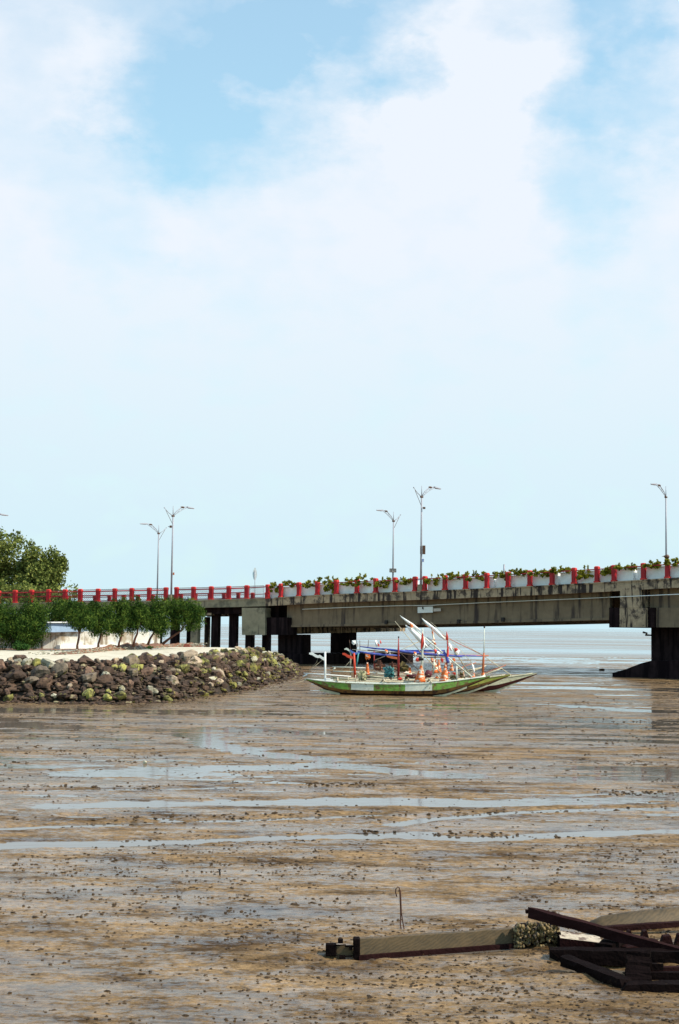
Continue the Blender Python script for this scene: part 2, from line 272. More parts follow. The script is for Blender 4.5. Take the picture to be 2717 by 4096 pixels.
# ------------------------------------------------------------------ mesh helpers
def tag(o, label=None, cat=None, group=None, kind=None):
    if label: o['label'] = label
    if cat: o['category'] = cat
    if group: o['group'] = group
    if kind: o['kind'] = kind
    return o
def thing(name, label, cat, loc=(0, 0, 0), group=None):
    o = bpy.data.objects.new(name, None); o.location = loc; o.empty_display_size = .3; COL.objects.link(o)
    return tag(o, label, cat, group)
class MB:
    def __init__(s): s.v = []; s.f = []; s.m = []; s.smooth = []
    def add(s, vs, fs, mi=0, sm=False):
        o = len(s.v); s.v += [tuple(v) for v in vs]; s.f += [tuple(i + o for i in f) for f in fs]; s.m += [mi] * len(fs); s.smooth += [sm] * len(fs); return s
    def box(s, c, size, ax=None, mi=0, taper=1.0):
        c = Vector(c); X, Y, Z = ax or (Vector((1, 0, 0)), Vector((0, 1, 0)), Vector((0, 0, 1)))
        hx, hy, hz = size[0] / 2, size[1] / 2, size[2] / 2; vs = []
        for k in (-1, 1):
            q = taper if k == 1 else 1
            for i, j in ((-1, -1), (1, -1), (1, 1), (-1, 1)): vs.append(c + X * i * hx * q + Y * j * hy * q + Z * k * hz)
        return s.add(vs, [(3, 2, 1, 0), (4, 5, 6, 7), (0, 1, 5, 4), (1, 2, 6, 5), (2, 3, 7, 6), (3, 0, 4, 7)], mi)
    def prism(s, pts, vec, mi=0):
        n = len(pts); pts = [Vector(p) for p in pts]; vec = Vector(vec); vs = pts + [p + vec for p in pts]
        fs = [tuple(range(n)), tuple(range(2 * n - 1, n - 1, -1))] + [(i, i + n, (i + 1) % n + n, (i + 1) % n) for i in range(n)]
        return s.add(vs, fs, mi)
    def tube(s, pts, rad, seg=6, mi=0, sm=True):
        pts = [Vector(p) for p in pts]; n = len(pts); rad = rad if isinstance(rad, (list, tuple)) else [rad] * n
        vs = []
        for i, p in enumerate(pts):
            d = (pts[min(i + 1, n - 1)] - pts[max(i - 1, 0)]).normalized()
            a = Vector((0, 0, 1)) if abs(d.z) < .9 else Vector((1, 0, 0))
            u = d.cross(a).normalized(); w = d.cross(u).normalized()
            for k in range(seg):
                t = 2 * math.pi * k / seg; vs.append(p + (u * math.cos(t) + w * math.sin(t)) * rad[i])
        fs = [(i * seg + k, i * seg + (k + 1) % seg, (i + 1) * seg + (k + 1) % seg, (i + 1) * seg + k) for i in range(n - 1) for k in range(seg)]
        fs += [tuple(range(seg - 1, -1, -1)), tuple(range((n - 1) * seg, n * seg))]
        return s.add(vs, fs, mi, sm)
    def strip(s, top, bot, vec, mi=0):      # solid wall following two polylines
        n = len(top); vec = Vector(vec); vs = [Vector(p) for p in top] + [Vector(p) for p in bot]; vs += [p + vec for p in vs]
        fs = []
        for i in range(n - 1):
            a, b, c, d = i, i + 1, n + i + 1, n + i; o = 2 * n
            fs += [(a, d, c, b), (a + o, b + o, c + o, d + o), (a, b, b + o, a + o), (d, d + o, c + o, c)]
        fs += [(0, 2 * n, 3 * n, n), (n - 1, 2 * n - 1, 4 * n - 1, 3 * n - 1)]
        return s.add(vs, fs, mi)
    def blobm(s, c, r, seed=0, mi=0, lump=.25, sm=True, seg=10, ring=7, freq=1.6, flat=0):
        c = Vector(c); vs = [c + Vector((0, 0, -r[2]))]
        def dsp(d):
            q = 1 + lump * (noise.noise(d * freq + Vector((seed * 3.7, seed * 1.3, 0)))) * 1.6
            if flat: q = min(q, 1.0 - flat * .1)
            return Vector((d.x * r[0] * q, d.y * r[1] * q, d.z * r[2] * q))
        for i in range(1, ring):
            ph = -math.pi / 2 + math.pi * i / ring
            for k in range(seg):
                t = 2 * math.pi * k / seg; vs.append(c + dsp(Vector((math.cos(ph) * math.cos(t), math.cos(ph) * math.sin(t), math.sin(ph)))))
        vs.append(c + dsp(Vector((0, 0, 1)))); vs[0] = c + dsp(Vector((0, 0, -1)))
        fs = [(0, 1 + (k + 1) % seg, 1 + k) for k in range(seg)]
        for i in range(ring - 2):
            for k in range(seg):
                a = 1 + i * seg; fs.append((a + k, a + (k + 1) % seg, a + seg + (k + 1) % seg, a + seg + k))
        e = len(vs) - 1; a = 1 + (ring - 2) * seg; fs += [(e, a + k, a + (k + 1) % seg) for k in range(seg)]
        return s.add(vs, fs, mi, sm)
    def build(s, name, mats, parent=None, kind=None, loc=None, bevel=0):
        me = bpy.data.meshes.new(name); off = Vector(loc) if loc is not None else (parent.location.copy() if parent else Vector((0, 0, 0)))
        if parent and parent.parent: off = parent.parent.location.copy()
        me.from_pydata([(v[0] - off.x, v[1] - off.y, v[2] - off.z) for v in s.v], [], s.f)
        if not isinstance(mats, (list, tuple)): mats = [mats]
        for m in mats: me.materials.append(m if not isinstance(m, str) else M[m])
        me.polygons.foreach_set('material_index', s.m); me.polygons.foreach_set('use_smooth', s.smooth); me.update()
        import bmesh
        if len(s.v) < 20000:
            bm = bmesh.new(); bm.from_mesh(me); bmesh.ops.recalc_face_normals(bm, faces=bm.faces); bm.to_mesh(me); bm.free()
        o = bpy.data.objects.new(name, me); COL.objects.link(o)
        if parent: o.parent = parent
        elif loc is not None: o.location = loc
        if bevel:
            b = o.modifiers.new('bevel', 'BEVEL'); b.width = bevel; b.segments = 2
        if kind: o['kind'] = kind
        return o
def quads_obj(name, V, m, parent=None, off=(0, 0, 0)):    # V: (n,4,3) leaf faces
    n = len(V); me = bpy.data.meshes.new(name); me.vertices.add(4 * n); me.loops.add(4 * n); me.polygons.add(n)
    me.vertices.foreach_set('co', (V - np.array(off)[None, None, :]).astype(np.float32).ravel())
    me.loops.foreach_set('vertex_index', np.arange(4 * n, dtype=np.int32)); me.polygons.foreach_set('loop_start', np.arange(0, 4 * n, 4, dtype=np.int32))
    me.materials.append(m); me.update(calc_edges=True); me.validate()
    o = bpy.data.objects.new(name, me); COL.objects.link(o)
    if parent: o.parent = parent
    return o
def leaves(C, size, elong=1.6, updir=None, spread=1.0):
    n = len(C); d = rng.normal(size=(n, 3)) * spread
    if updir is not None: d += np.array(updir)
    d /= np.linalg.norm(d, axis=1)[:, None]
    a = rng.normal(size=(n, 3)); s = np.cross(d, a); s /= np.linalg.norm(s, axis=1)[:, None]
    sz = size * (0.6 + 0.8 * rng.random(n))[:, None]
    Lh = d * sz * elong / 2; Wh = s * sz / 2
    return np.stack([C - Lh, C + Wh, C + Lh, C - Wh], axis=1)
def shell_points(blobs, n, inner=.55):
    w = np.array([b[3] * b[4] * b[5] for b in blobs]) ** (2 / 3); w /= w.sum(); idx = rng.choice(len(blobs), n, p=w)
    B = np.array(blobs)[idx]; d = rng.normal(size=(n, 3)); d /= np.linalg.norm(d, axis=1)[:, None]
    r = inner + (1.02 - inner) * rng.random(n) ** .6
    return B[:, :3] + d * B[:, 3:6] * r[:, None]

# ------------------------------------------------------------------ ground
TZ0, TZ1 = 7.0, 150.0
def fanx(z): return .36 * z + 4
rows, cols = 1250, 520
iz = np.linspace(1 / TZ0, 1 / TZ1, rows); ZZ = (1 / iz)[:, None] * np.ones((1, cols)); XX = fanx(ZZ) * np.linspace(-1, 1, cols)[None, :]
def vnoise(x, y, seed, octs=4, gain=.5):
    out = np.zeros_like(x); amp = 1; tot_ = 0
    for o in range(octs):
        r_ = np.random.default_rng(seed * 31 + o); T = r_.random((256, 256)) * 2 - 1
        xi = np.floor(x).astype(int); yi = np.floor(y).astype(int); fx = x - xi; fy = y - yi
        fx = fx * fx * (3 - 2 * fx); fy = fy * fy * (3 - 2 * fy)
        a = T[xi % 256, yi % 256]; b = T[(xi + 1) % 256, yi % 256]; c = T[xi % 256, (yi + 1) % 256]; d = T[(xi + 1) % 256, (yi + 1) % 256]
        out += amp * ((a * (1 - fx) + b * fx) * (1 - fy) + (c * (1 - fx) + d * fx) * fy); tot_ += amp; amp *= gain; x = x * 2.03 + 17.3; y = y * 2.03 + 9.1
    return out / tot_
ss_ = lambda v, a, b: np.clip((v - a) / (b - a), 0, 1)
warp = vnoise(XX * .25, ZZ * .25, 3, 3) * 1.2
hh = .013 + .024 * vnoise(XX * .10, (ZZ + warp) * .55, 11, 5, .55) + .026 * vnoise(XX * .34 + warp * .2, ZZ * 1.7, 12, 6, .68) + .008 * vnoise(XX * 6, ZZ * 6, 13, 3, .6)
hh -= .007 * ss_(ZZ, 18, 26) * (1 - ss_(ZZ, 50, 60))
hh += .016 * np.clip((24 - ZZ) / 8, 0, 1) + .008 * np.clip((XX - .5) / 2, 0, 1) * np.clip((20 - ZZ) / 5, 0, 1)
ss = lambda v, a, b: np.clip((v - a) / (b - a), 0, 1)
bas = ss(ZZ, 62, 78) * ss(XX, -6, 0)
hh = hh * (1 + .4 * bas) - .017 * bas + .030 * bas * ss(ZZ, 80, 86) * (1 - ss(ZZ, 108, 118)) + bas * .024 * vnoise(XX * .16 + 5, ZZ * 1.1, 41, 5, .6)
hh -= .02 * ss(ZZ, 84, 92) * (1 - ss(XX, -6, 0))
CH = [  # drainage channels: (points in the photo, half width in m, depth)
    ([(-300, 3168), (0, 3163), (600, 3160), (1000, 3148), (1400, 3150), (1900, 3170), (2300, 3183), (2420, 3175)], .13, .075),
    ([(-300, 3325), (0, 3318), (300, 3305), (640, 3290), (900, 3285), (1300, 3270), (1500, 3262)], .16, .06),
    ([(290, 3268), (600, 3275), (680, 3280)], .15, .05),
    ([(-200, 3400), (100, 3385), (600, 3375), (1100, 3355), (1450, 3345), (1700, 3330)], .30, .05),
    ([(300, 3095), (800, 3078), (1300, 3062), (1700, 3090), (1840, 3105)], .6, .035),
    ([(200, 3225), (700, 3222), (1300, 3205), (1900, 3215), (2500, 3205)], .45, .035),
    ([(1580, 3300), (1700, 3280), (2000, 3255), (2300, 3240), (2800, 3235)], .18, .05),
    ([(1620, 3345), (1880, 3360), (2300, 3340), (2717, 3325), (3000, 3320)], .28, .05),
    ([(780, 2940), (880, 2985), (1000, 3010), (1300, 3040)], .5, .045),
    ([(2280, 2822), (2480, 2838), (2700, 2852)], .5, .09), ([(1500, 2822), (2200, 2818)], .4, .05),
    ([(1250, 3850), (1400, 3842), (1440, 3848)], .10, .05), ([(2230, 3890), (2450, 3890), (2560, 3905)], .16, .06)]
for pts, wv, dp in CH:
    g = [G(*p) for p in pts]
    dist = np.full(XX.shape, 1e9)
    for a, b in zip(g[:-1], g[1:]):
        ax, ay, bx, by = a.x, a.y, b.x, b.y; t = np.clip(((XX - ax) * (bx - ax) + (ZZ - ay) * (by - ay)) / ((bx - ax) ** 2 + (by - ay) ** 2), 0, 1)
        dist = np.minimum(dist, np.hypot(XX - ax - t * (bx - ax), ZZ - ay - t * (by - ay)))
    wob = 1 + .5 * vnoise(XX * .8, ZZ * .8, 21, 3)
    wob = np.clip(wob + (0 if wv < .2 else .9) * vnoise(XX * 1.1 + 3, ZZ * 3.0, 23, 6, .72), .12, 3); gg = np.exp(-(dist / (wv * wob)) ** 4) * (.92 + .08 * vnoise(XX * 2, ZZ * 4, 24, 3)); hh = hh * (1 - gg) - (.30 * dp * gg)
    hh += .02 * np.exp(-((dist - wv * 2.2) / (wv * .6)) ** 2) if wv < .2 else 0
ga, gb = G(1437, 3846), G(2085, 3795); t = np.clip(((XX - ga.x) * (gb.x - ga.x) + (ZZ - ga.y) * (gb.y - ga.y)) / ((gb - ga).length ** 2), 0, 1)
gg = np.exp(-(np.hypot(XX - ga.x - t * (gb.x - ga.x), ZZ - ga.y - t * (gb.y - ga.y)) / .14) ** 4); hh = hh * (1 - gg) - .004 * gg
V = np.stack([XX, ZZ, hh], axis=-1).reshape(-1, 3)
me = bpy.data.meshes.new('mudflat'); nv = rows * cols; nf = (rows - 1) * (cols - 1)
i0 = (np.arange(rows - 1)[:, None] * cols + np.arange(cols - 1)[None, :]).ravel(); Q = np.stack([i0, i0 + 1, i0 + cols + 1, i0 + cols], 1).astype(np.int32)
me.vertices.add(nv); me.vertices.foreach_set('co', V.astype(np.float32).ravel()); me.loops.add(4 * nf); me.loops.foreach_set('vertex_index', Q.ravel())
me.polygons.add(nf); me.polygons.foreach_set('loop_start', np.arange(0, 4 * nf, 4, dtype=np.int32)); me.polygons.foreach_set('use_smooth', np.ones(nf, bool))
me.materials.append(M['mud']); me.update(calc_edges=True)
o = bpy.data.objects.new('mudflat', me); COL.objects.link(o); o['kind'] = 'structure'
def hmud(x, y):
    r_ = (1 / TZ0 - 1 / y) / (1 / TZ0 - 1 / TZ1) * (rows - 1); c_ = (x / fanx(y) + 1) / 2 * (cols - 1)
    return float(hh[int(min(max(r_, 0), rows - 1)), int(min(max(c_, 0), cols - 1))])
x0, x1 = fanx(TZ0), fanx(TZ1)
m = MB(); m.add([(-x0, TZ0, 0), (x0, TZ0, 0), (x1, TZ1, 0), (-x1, TZ1, 0)], [(0, 1, 2, 3)]); m.build('water', 'water', kind='structure')
B_ = 9000
m = MB(); m.add([(-x1, TZ1, 0), (x1, TZ1, 0), (B_, TZ1, 0), (B_, B_, 0), (-B_, B_, 0), (-B_, TZ1, 0)], [(0, 1, 2, 3, 4, 5)]); m.build('far_mudflat', 'farmud', kind='structure')
m = MB(); m.add([(-x0, TZ0, .02), (-x1, TZ1, .02), (-B_, TZ1, .02), (-B_, -60, .02), (-x0, -60, .02)], [(0, 1, 2, 3, 4)])
m.add([(x0, TZ0, .02), (x0, -60, .02), (B_, -60, .02), (B_, TZ1, .02), (x1, TZ1, .02)], [(0, 1, 2, 3, 4)])
m.add([(-x0, TZ0, .02), (-x0, -60, .02), (x0, -60, .02), (x0, TZ0, .02)], [(0, 1, 2, 3)]); m.build('shore_mud', 'mud', kind='structure')

# mud lumps (worm casts, pebbles): nobody could count them
def lump_mesh(name, spots, mt, label, cat, T=None):
    T0 = T; T = []
    for i in range(8):
        q = MB(); q.blobm((0, 0, 0), (1, 1, .75), seed=i * 5.3, lump=.5, seg=6, ring=4, freq=2.3); T.append((np.array(q.v), q.f))
    T = T0 or T
    vs = []; fs = []; o_ = 0
    for (x, y, z, r_) in spots:
        Tv, Tf = T[random.randrange(8)]; a = random.random() * 6.28; c_, s_ = math.cos(a), math.sin(a)
        sc = np.array([random.uniform(.8, 1.6), random.uniform(.7, 1.1), random.uniform(.35, .8)]) * r_; v = Tv * sc
        v = np.stack([v[:, 0] * c_ - v[:, 1] * s_ + x, v[:, 0] * s_ + v[:, 1] * c_ + y, v[:, 2] + z], 1); vs += v.tolist(); fs += [tuple(k + o_ for k in f) for f in Tf]; o_ += len(Tv)
    me = bpy.data.meshes.new(name); me.from_pydata(vs, [], fs); me.materials.append(M[mt]); me.update()
    o = bpy.data.objects.new(name, me); COL.objects.link(o); return tag(o, label, cat, kind='stuff')
M['lump'] = mat('dark mud lumps', (.045, .024, .009), .8, .6, 20, (.18, .11, .05), (.60, .68), bump=.4)
sp = []
def scatter(n, za, zb, ra, rb, cl=.35):
    while n > 0:
        z = math.sqrt(random.uniform(za * za, zb * zb)); x = random.uniform(-1, 1) * (.29 * z + 1)
        if random.random() > .5 + .9 * noise.noise(Vector((x * .35, z * .7, 5))): continue
        k = 1 if random.random() > cl else random.randint(2, 5)
        for j in range(k):
            xx, yy = x + (random.gauss(0, .06) if k > 1 else 0), z + (random.gauss(0, .06) if k > 1 else 0)
            r_ = ra + (rb - ra) * random.random() ** 2.4; sp.append((xx, yy, hmud(xx, yy) + r_ * .15, r_)); n -= 1
scatter(5600, 9, 20, .003, .021, .7); scatter(5000, 14, 34, .004, .025, .65); scatter(3600, 30, 62, .010, .040, .5)
for q in ((.33, 9, 13.2, 2600),):      # denser gravelly strip nearest the viewer
    for i in range(q[3]):
        z = random.uniform(q[1], q[2] + 1.5); x = 1.6 + random.gauss(0, 1.5)
        if abs(x) > .3 * z: continue
        r_ = random.uniform(.005, .016); sp.append((x, z, hmud(x, z) + r_ * .2, r_))
# small clods beside the long drainage lines
for (pa, pb) in (((0, 3156), (650, 3156)), ((1200, 3140), (1500, 3146)), ((2380, 3172), (2717, 3176)), ((300, 3290), (1300, 3262)), ((1350, 3275), (2700, 3228)), ((1400, 3330), (2300, 3352))):
    for i in range(90):
        u = random.random(); g = G(pa[0] + (pb[0] - pa[0]) * u, pa[1] + (pb[1] - pa[1]) * u + random.gauss(0, 5)); r_ = random.uniform(.008, .034); sp.append((g.x, g.y, hmud(g.x, g.y) + r_ * .3, r_))
lump_mesh('mud_lumps', sp, 'lump', 'small dark lumps of mud and pebbles scattered over the tidal flat', 'mud lumps')

# ------------------------------------------------------------------ bank, path, rocks
def poly_interp(pts, n):
    pts = [Vector(p) for p in pts]; ls = [0]
    for a, b in zip(pts[:-1], pts[1:]): ls.append(ls[-1] + 1)
    out = []
    for i in range(n):
        t = i / (n - 1) * ls[-1]; k = min(int(t), len(pts) - 2); out.append(pts[k].lerp(pts[k + 1], t - k))
    return out
NB = 60
toe = [G(-900, 2812), G(-300, 2812), G(0, 2808), G(250, 2812), G(480, 2816), G(700, 2804), G(900, 2776), G(1050, 2748), G(1175, 2712), G(1215, 2690)]
crest = [G(-900, 2648, 1.4), G(-300, 2648, 1.4), G(0, 2648, 1.4), G(250, 2650, 1.4), G(480, 2648, 1.42), G(700, 2630, 1.5), G(880, 2612, 1.62), G(1010, 2606, 1.5), G(1090, 2616, 1.1), G(1150, 2645, .6)]
back_ = [G(-900, 2600, 1.4), G(-300, 2600, 1.4), G(0, 2600, 1.4), G(250, 2600, 1.4), G(480, 2596, 1.42), G(700, 2588, 1.5), G(860, 2589, 1.5), G(960, 2592, 1.4), G(1010, 2592, 1.1), G(1060, 2604, .5)]
far_ = [Vector((-75, 170, 1.4)), Vector((-60, 170, 1.4)), Vector((-50, 165, 1.4)), Vector((-40, 150, 1.4)), Vector((-30, 130, 1.3)), Vector((-15.5, 108, 1.0)), Vector((-10.5, 100, .8)), Vector((-8.6, 97, .6)), Vector((-7.2, 95, .3)), Vector((-5.6, 92, 0))]
far2 = [v + Vector((4, 3, -v.z - .3)) for v in far_]
prof = [poly_interp(a, NB) for a in (toe, crest, back_, far_, far2)]
def bank_pt(i, v):      # v: 0 toe, 1 crest
    a, b = prof[0][i], prof[1][i]; p = a.lerp(b, v); p.z = a.z + (b.z - a.z) * (math.sin(min(v, 1) * math.pi / 2)) ** .9; return p
def bank_uv(u, v):
    t = u * (NB - 1); i = min(int(t), NB - 2); return bank_pt(i, v).lerp(bank_pt(i + 1, v), t - i)
m = MB(); grid = []
for k in range(9): grid.append([bank_pt(i, k / 8) - Vector((0, 0, .12 if k < 8 else 0)) for i in range(NB)])
vs = [p for r_ in grid for p in r_]; fs = [(r_ * NB + i, r_ * NB + i + 1, (r_ + 1) * NB + i + 1, (r_ + 1) * NB + i) for r_ in range(8) for i in range(NB - 1)]
m.add(vs, fs, 0, True); m.build('rock_slope', 'rubble', kind='structure')
m = MB(); rr = [prof[1]]
for k in range(1, 5): rr.append([prof[1][i].lerp(prof[2][i], k / 4) + Vector((0, 0, .03 * noise.noise(Vector((i * .7, k, 0))))) for i in range(NB)])
vs = [p for r_ in rr for p in r_]; fs = [(r_ * NB + i, r_ * NB + i + 1, (r_ + 1) * NB + i + 1, (r_ + 1) * NB + i) for r_ in range(4) for i in range(NB - 1)]
m.add(vs, fs, 0, True); m.build('path', 'path', kind='structure')
m = MB(); vs = [p for r_ in (rr[-1], prof[3], prof[4]) for p in r_]; fs = [(r_ * NB + i, r_ * NB + i + 1, (r_ + 1) * NB + i + 1, (r_ + 1) * NB + i) for r_ in range(2) for i in range(NB - 1)]
m.add(vs, fs, 0, True); m.build('ground', 'soil', kind='structure')

# rocks
protos = {}
RT = {'rockdark': ('dark brown angular boulder in the rock bank below the path', 'dark brown rocks of the bank'),
      'rockgrey': ('grey-brown rounded boulder in the rock bank below the path', 'grey-brown rocks of the bank'),
      'rockmoss': ('mossy yellow-green boulder in the rock bank below the path', 'mossy rocks of the bank'),
      'rockpale': ('pale whitish stone among the darker boulders of the bank', 'pale rocks of the bank')}
def rock_mesh(kind, k):
    key = (kind, k)
    if key in protos: return protos[key]
    q = MB(); q.blobm((0, 0, 0), (1, 1, 1), seed=k * 7.1 + 2, lump=.42, seg=11, ring=8, freq=1.5)
    # cut facets
    rr_ = random.Random(k * 13 + 5); pl = [(Vector((rr_.gauss(0, 1), rr_.gauss(0, 1), rr_.gauss(0, 1))).normalized(), rr_.uniform(.55, .8)) for _ in range(9)]
    v2 = []
    for v in q.v:
        v = Vector(v)
        for n_, d_ in pl:
            e = v.dot(n_) - d_
            if e > 0: v = v - n_ * e * .92
        v2.append(tuple(v))
    me = bpy.data.meshes.new('rock'); me.from_pydata(v2, [], q.f); me.materials.append(M[kind]); me.update(); protos[key] = me; return me
def place_rock(p, s, kind, k=None, label=None, rot=None):
    o = bpy.data.objects.new('rock', rock_mesh(kind, random.randrange(9) if k is None else k)); COL.objects.link(o)
    o.location = p; o.scale = s; o.rotation_euler = rot or (random.uniform(-.5, .5), random.uniform(-.5, .5), random.uniform(0, 6.28))
    lb, gp = RT[kind]; tag(o, label or lb, 'rock', gp); return o
cand = []; tries = 0
while len(cand) < 291 and tries < 60000:
    tries += 1; u = random.uniform(.15, .985); v = random.random() ** .8 * 1.0
    p = bank_uv(u, v); px_ = p.x / p.y
    if px_ < -.27: continue
    r_ = (.13 + .24 * random.random() ** 1.4) * (1.0 if u < .62 else .85) * (1 - .55 * max(0, u - .8) / .2) * (.75 if v < .25 else 1)
    if all((p - q).length > (r_ + s_) * .74 for q, s_, _, _ in cand): cand.append((p, r_, u, v))
for p, r_, u, v in cand:
    w = random.random()
    if u < .6: kind = 'rockdark' if w < .60 else 'rockgrey' if w < .82 else 'rockmoss' if w < .91 else 'rockpale'
    else: kind = 'rockdark' if w < .30 else 'rockgrey' if w < .45 else 'rockmoss' if w < .86 else 'rockpale'
    if v < .2 and w > .5: kind = 'rockmoss' if random.random() < .6 else 'rockpale'
    place_rock(p + Vector((0, -.05, .06)), (r_ * random.uniform(1, 1.45), r_ * random.uniform(.9, 1.2), r_ * random.uniform(.75, 1.1)), kind)
def Pb(px, py, Y): return P(px, py, Y)
place_rock(P(203, 2705, 54.9), (.27, .25, .30), 'rockdark', 3, 'largest square dark block in the rock bank', (0.05, .05, .3))
place_rock(P(533, 2695, 55.3), (.25, .25, .27), 'rockgrey', 5, 'big rounded grey boulder high in the bank below the fifth tree', (0, .1, 1.3))
place_rock(P(268, 2768, 53.6), (.33, .15, .10), 'rockpale', 2, 'long flat white stone slanting low in the rock bank', (.3, .35, -.15))
place_rock(P(455, 2665, 56.2), (.26, .2, .15), 'rockpale', 4, 'yellowish pale boulder at the top edge of the bank beside the path', (.1, .15, .2))
place_rock(P(123, 2684, 55.4), (.14, .15, .24), 'rockpale', 6, 'upright pale stone near the left end of the rock bank', (.1, .4, .5))
place_rock(P(18, 2682, 55.4), (.25, .2, .2), 'rockpale', 7, 'broad pale stone at the left edge of the rock bank', (.1, .3, .8))
place_rock(G(2406, 2684), (.28, .25, .26), 'rockdark', 1, 'lone dark rock on the wet flat left of the right bridge pier')
place_rock(G(581, 3056) + Vector((0, 0, .03)), (.07, .05, .045), 'rockpale', 1, 'small white stone alone on the mud below the rock bank')
sp = []
for i in range(3000):
    u = random.uniform(.13, 1); v = random.random(); p = bank_uv(u, v); r_ = .05 + .16 * random.random() ** 1.6
    sp.append((p.x, p.y - .03, p.z + random.uniform(-.10, .02), r_))
for i in range(700):
    u = random.uniform(.15, 1); p = bank_uv(u, 0); r_ = random.uniform(.03, .11) * random.random() ** .4; sp.append((p.x + random.gauss(0, .3), p.y - abs(random.gauss(0, .55)) + .2, .02, r_))
RTm = [(np.array([v.co[:] for v in rock_mesh('rockdark', k).vertices]), [tuple(f.vertices) for f in rock_mesh('rockdark', k).polygons]) for k in range(8)]
M['gaprock'] = mat('dark gap stones', (.085, .05, .032), .9, .6, 3, (.30, .25, .14), (.56, .62), bump=.5, bscale=14)
lump_mesh('rubble', sp[::2], 'gaprock', 'small broken stones filling the gaps of the rock bank', 'rubble', RTm)
lump_mesh('pebbles', sp[1::2], 'rockdark', 'small dark stones wedged between the boulders of the bank', 'pebbles', RTm)

rocks_ = [o for o in COL.objects if o.name.split('.')[0] == 'rock' and o['label'] in [v[0] for v in RT.values()]]
KW = {'rockdark': 'dark brown', 'rockgrey': 'grey-brown', 'rockmoss': 'mossy', 'rockpale': 'pale'}
LMK = [(60, 'at the left photo edge'), (160, 'below the large bushy tree'), (260, 'below the blue coping'), (350, 'below the first small trunk'), (435, 'below the second small trunk'), (505, 'below the third small trunk'), (565, 'below the fourth small trunk'),
       (630, 'below the fifth small trunk'), (720, 'below the tall lamp'), (800, 'below the bricks'), (870, 'below the paired columns'), (960, 'below the lone column'), (1065, 'below the pier block'), (9999, 'at the tip beside the boats')]
buck = {}
for o in rocks_:
    kd = o.data.materials[0].name; kk = [k for k in KW if M[k].name == kd][0]; px = W0 / 2 + F * o.location.x / o.location.y; py = H0 / 2 + 452 - F * (o.location.z - CAMZ) / o.location.y + (px - 1358) * .013
    s_ = max(o.scale); size = 'large ' if s_ > .36 else 'small ' if s_ < .24 else ''
    shp = 'squat ' if o.scale.z < .72 * max(o.scale.x, o.scale.y) else 'upright ' if o.scale.z > 1.0 * o.scale.x else ''
    zf = (o.location.z) / 1.45; row = 'top row' if zf > .95 else 'upper bank' if zf > .75 else 'mid bank' if zf > .5 else 'lower bank' if zf > .22 else 'bank foot'
    lm = [b_ for a_, b_ in LMK if px < a_][0]; lab = '%s%s%s rock, %s, %s' % (size, shp, KW[kk], row, lm); buck.setdefault(lab, []).append((px, o))
ORD = ['first', 'second', 'third', 'fourth', 'fifth', 'sixth', 'seventh', 'eighth', 'ninth', 'tenth']
for lab, lst in buck.items():
    lst.sort(key=lambda q: q[0])
    for i_, (px, o) in enumerate(lst): o['label'] = lab if len(lst) == 1 else lab.replace(' rock,', ' rock (%s from left),' % ORD[i_])
# soil mound under the trees
m = MB(); mm_ = [G(150, 2622, 1.4), G(300, 2618, 1.4), G(420, 2606, 1.4), G(520, 2602, 1.4), G(620, 2598, 1.4), G(740, 2588, 1.4), G(800, 2585, 1.4)]
NM = 40; fr = poly_interp(mm_, NM); vs = []; KM = 8
for k in range(KM + 1):
    for i in range(NM):
        t = k / KM; e = math.sin(math.pi * min(1, i / (NM - 1) * 1.02)) ** .6; zz = 1.33 + .42 * e * math.sin(math.pi * min(t, .5)) * (.85 + .6 * noise.noise(Vector((i * .45, k * .8, 3))))
        vs.append(Vector((fr[i].x, fr[i].y + t * 5.5, zz)))
fs = [(r_ * NM + i, r_ * NM + i + 1, (r_ + 1) * NM + i + 1, (r_ + 1) * NM + i) for r_ in range(KM) for i in range(NM - 1)]
m.add(vs, fs, 0, True); m.build('soil', 'soil', kind='structure')
sp = []
for i in range(500):
    k = random.randrange(NM); p = fr[k]; sp.append((p.x + random.gauss(0, .3), p.y + random.uniform(-.5, 2.5), 1.42 + random.uniform(0, .2), random.uniform(.02, .07)))
lump_mesh('dirt_clods', sp, 'rockpale', 'pale stones and clods strewn around the tree trunks', 'clods')

# ------------------------------------------------------------------ retaining wall left, blue coping, bricks
def box_between(mb, a, b, zb, zt, th, mi=0):      # vertical wall from a to b (xy), thickness away
    a = Vector(a); b = Vector(b); d = (b - a); d.z = 0; n_ = Vector((-d.y, d.x, 0)).normalized() * th
    if n_.y < 0: n_ = -n_
    pts = [Vector((a.x, a.y, zb)), Vector((b.x, b.y, zb)), Vector((b.x, b.y, zt)), Vector((a.x, a.y, zt))]; mb.prism(pts, n_, mi)
wl = thing('retaining_wall', 'streaked white retaining wall behind the row of small trees', 'wall', (P(240, 2600, 84).x, 84, 1.3))
A0, A1, A2 = P(-260, 2600, 81.5), P(238, 2600, 83.5), P(640, 2590, 90)
m = MB(); box_between(m, A0, A1, 1.1, 2.5, .4); m.build('wall', 'wall', wl)
m = MB(); box_between(m, A1 + Vector((.002, 0, 0)), A2, 1.1, 2.42, .4); m.build('wall', 'wall', wl)
m = MB(); box_between(m, A1 + Vector((.1, -.35, 0)), A2 + Vector((0, -.35, 0)), 1.0, 1.62, .347); m.build('ledge', 'white', wl)
for q in (.18, .37, .56, .74, .9):
    p = A1.lerp(A2, q); m = MB(); m.box((p.x, p.y - .05, 2.0), (.16, .12, .80)); m.build('buttress', 'white', wl)
m = MB(); pc = P(205, 2528, 82.4); pd = P(264, 2528, 83.3)
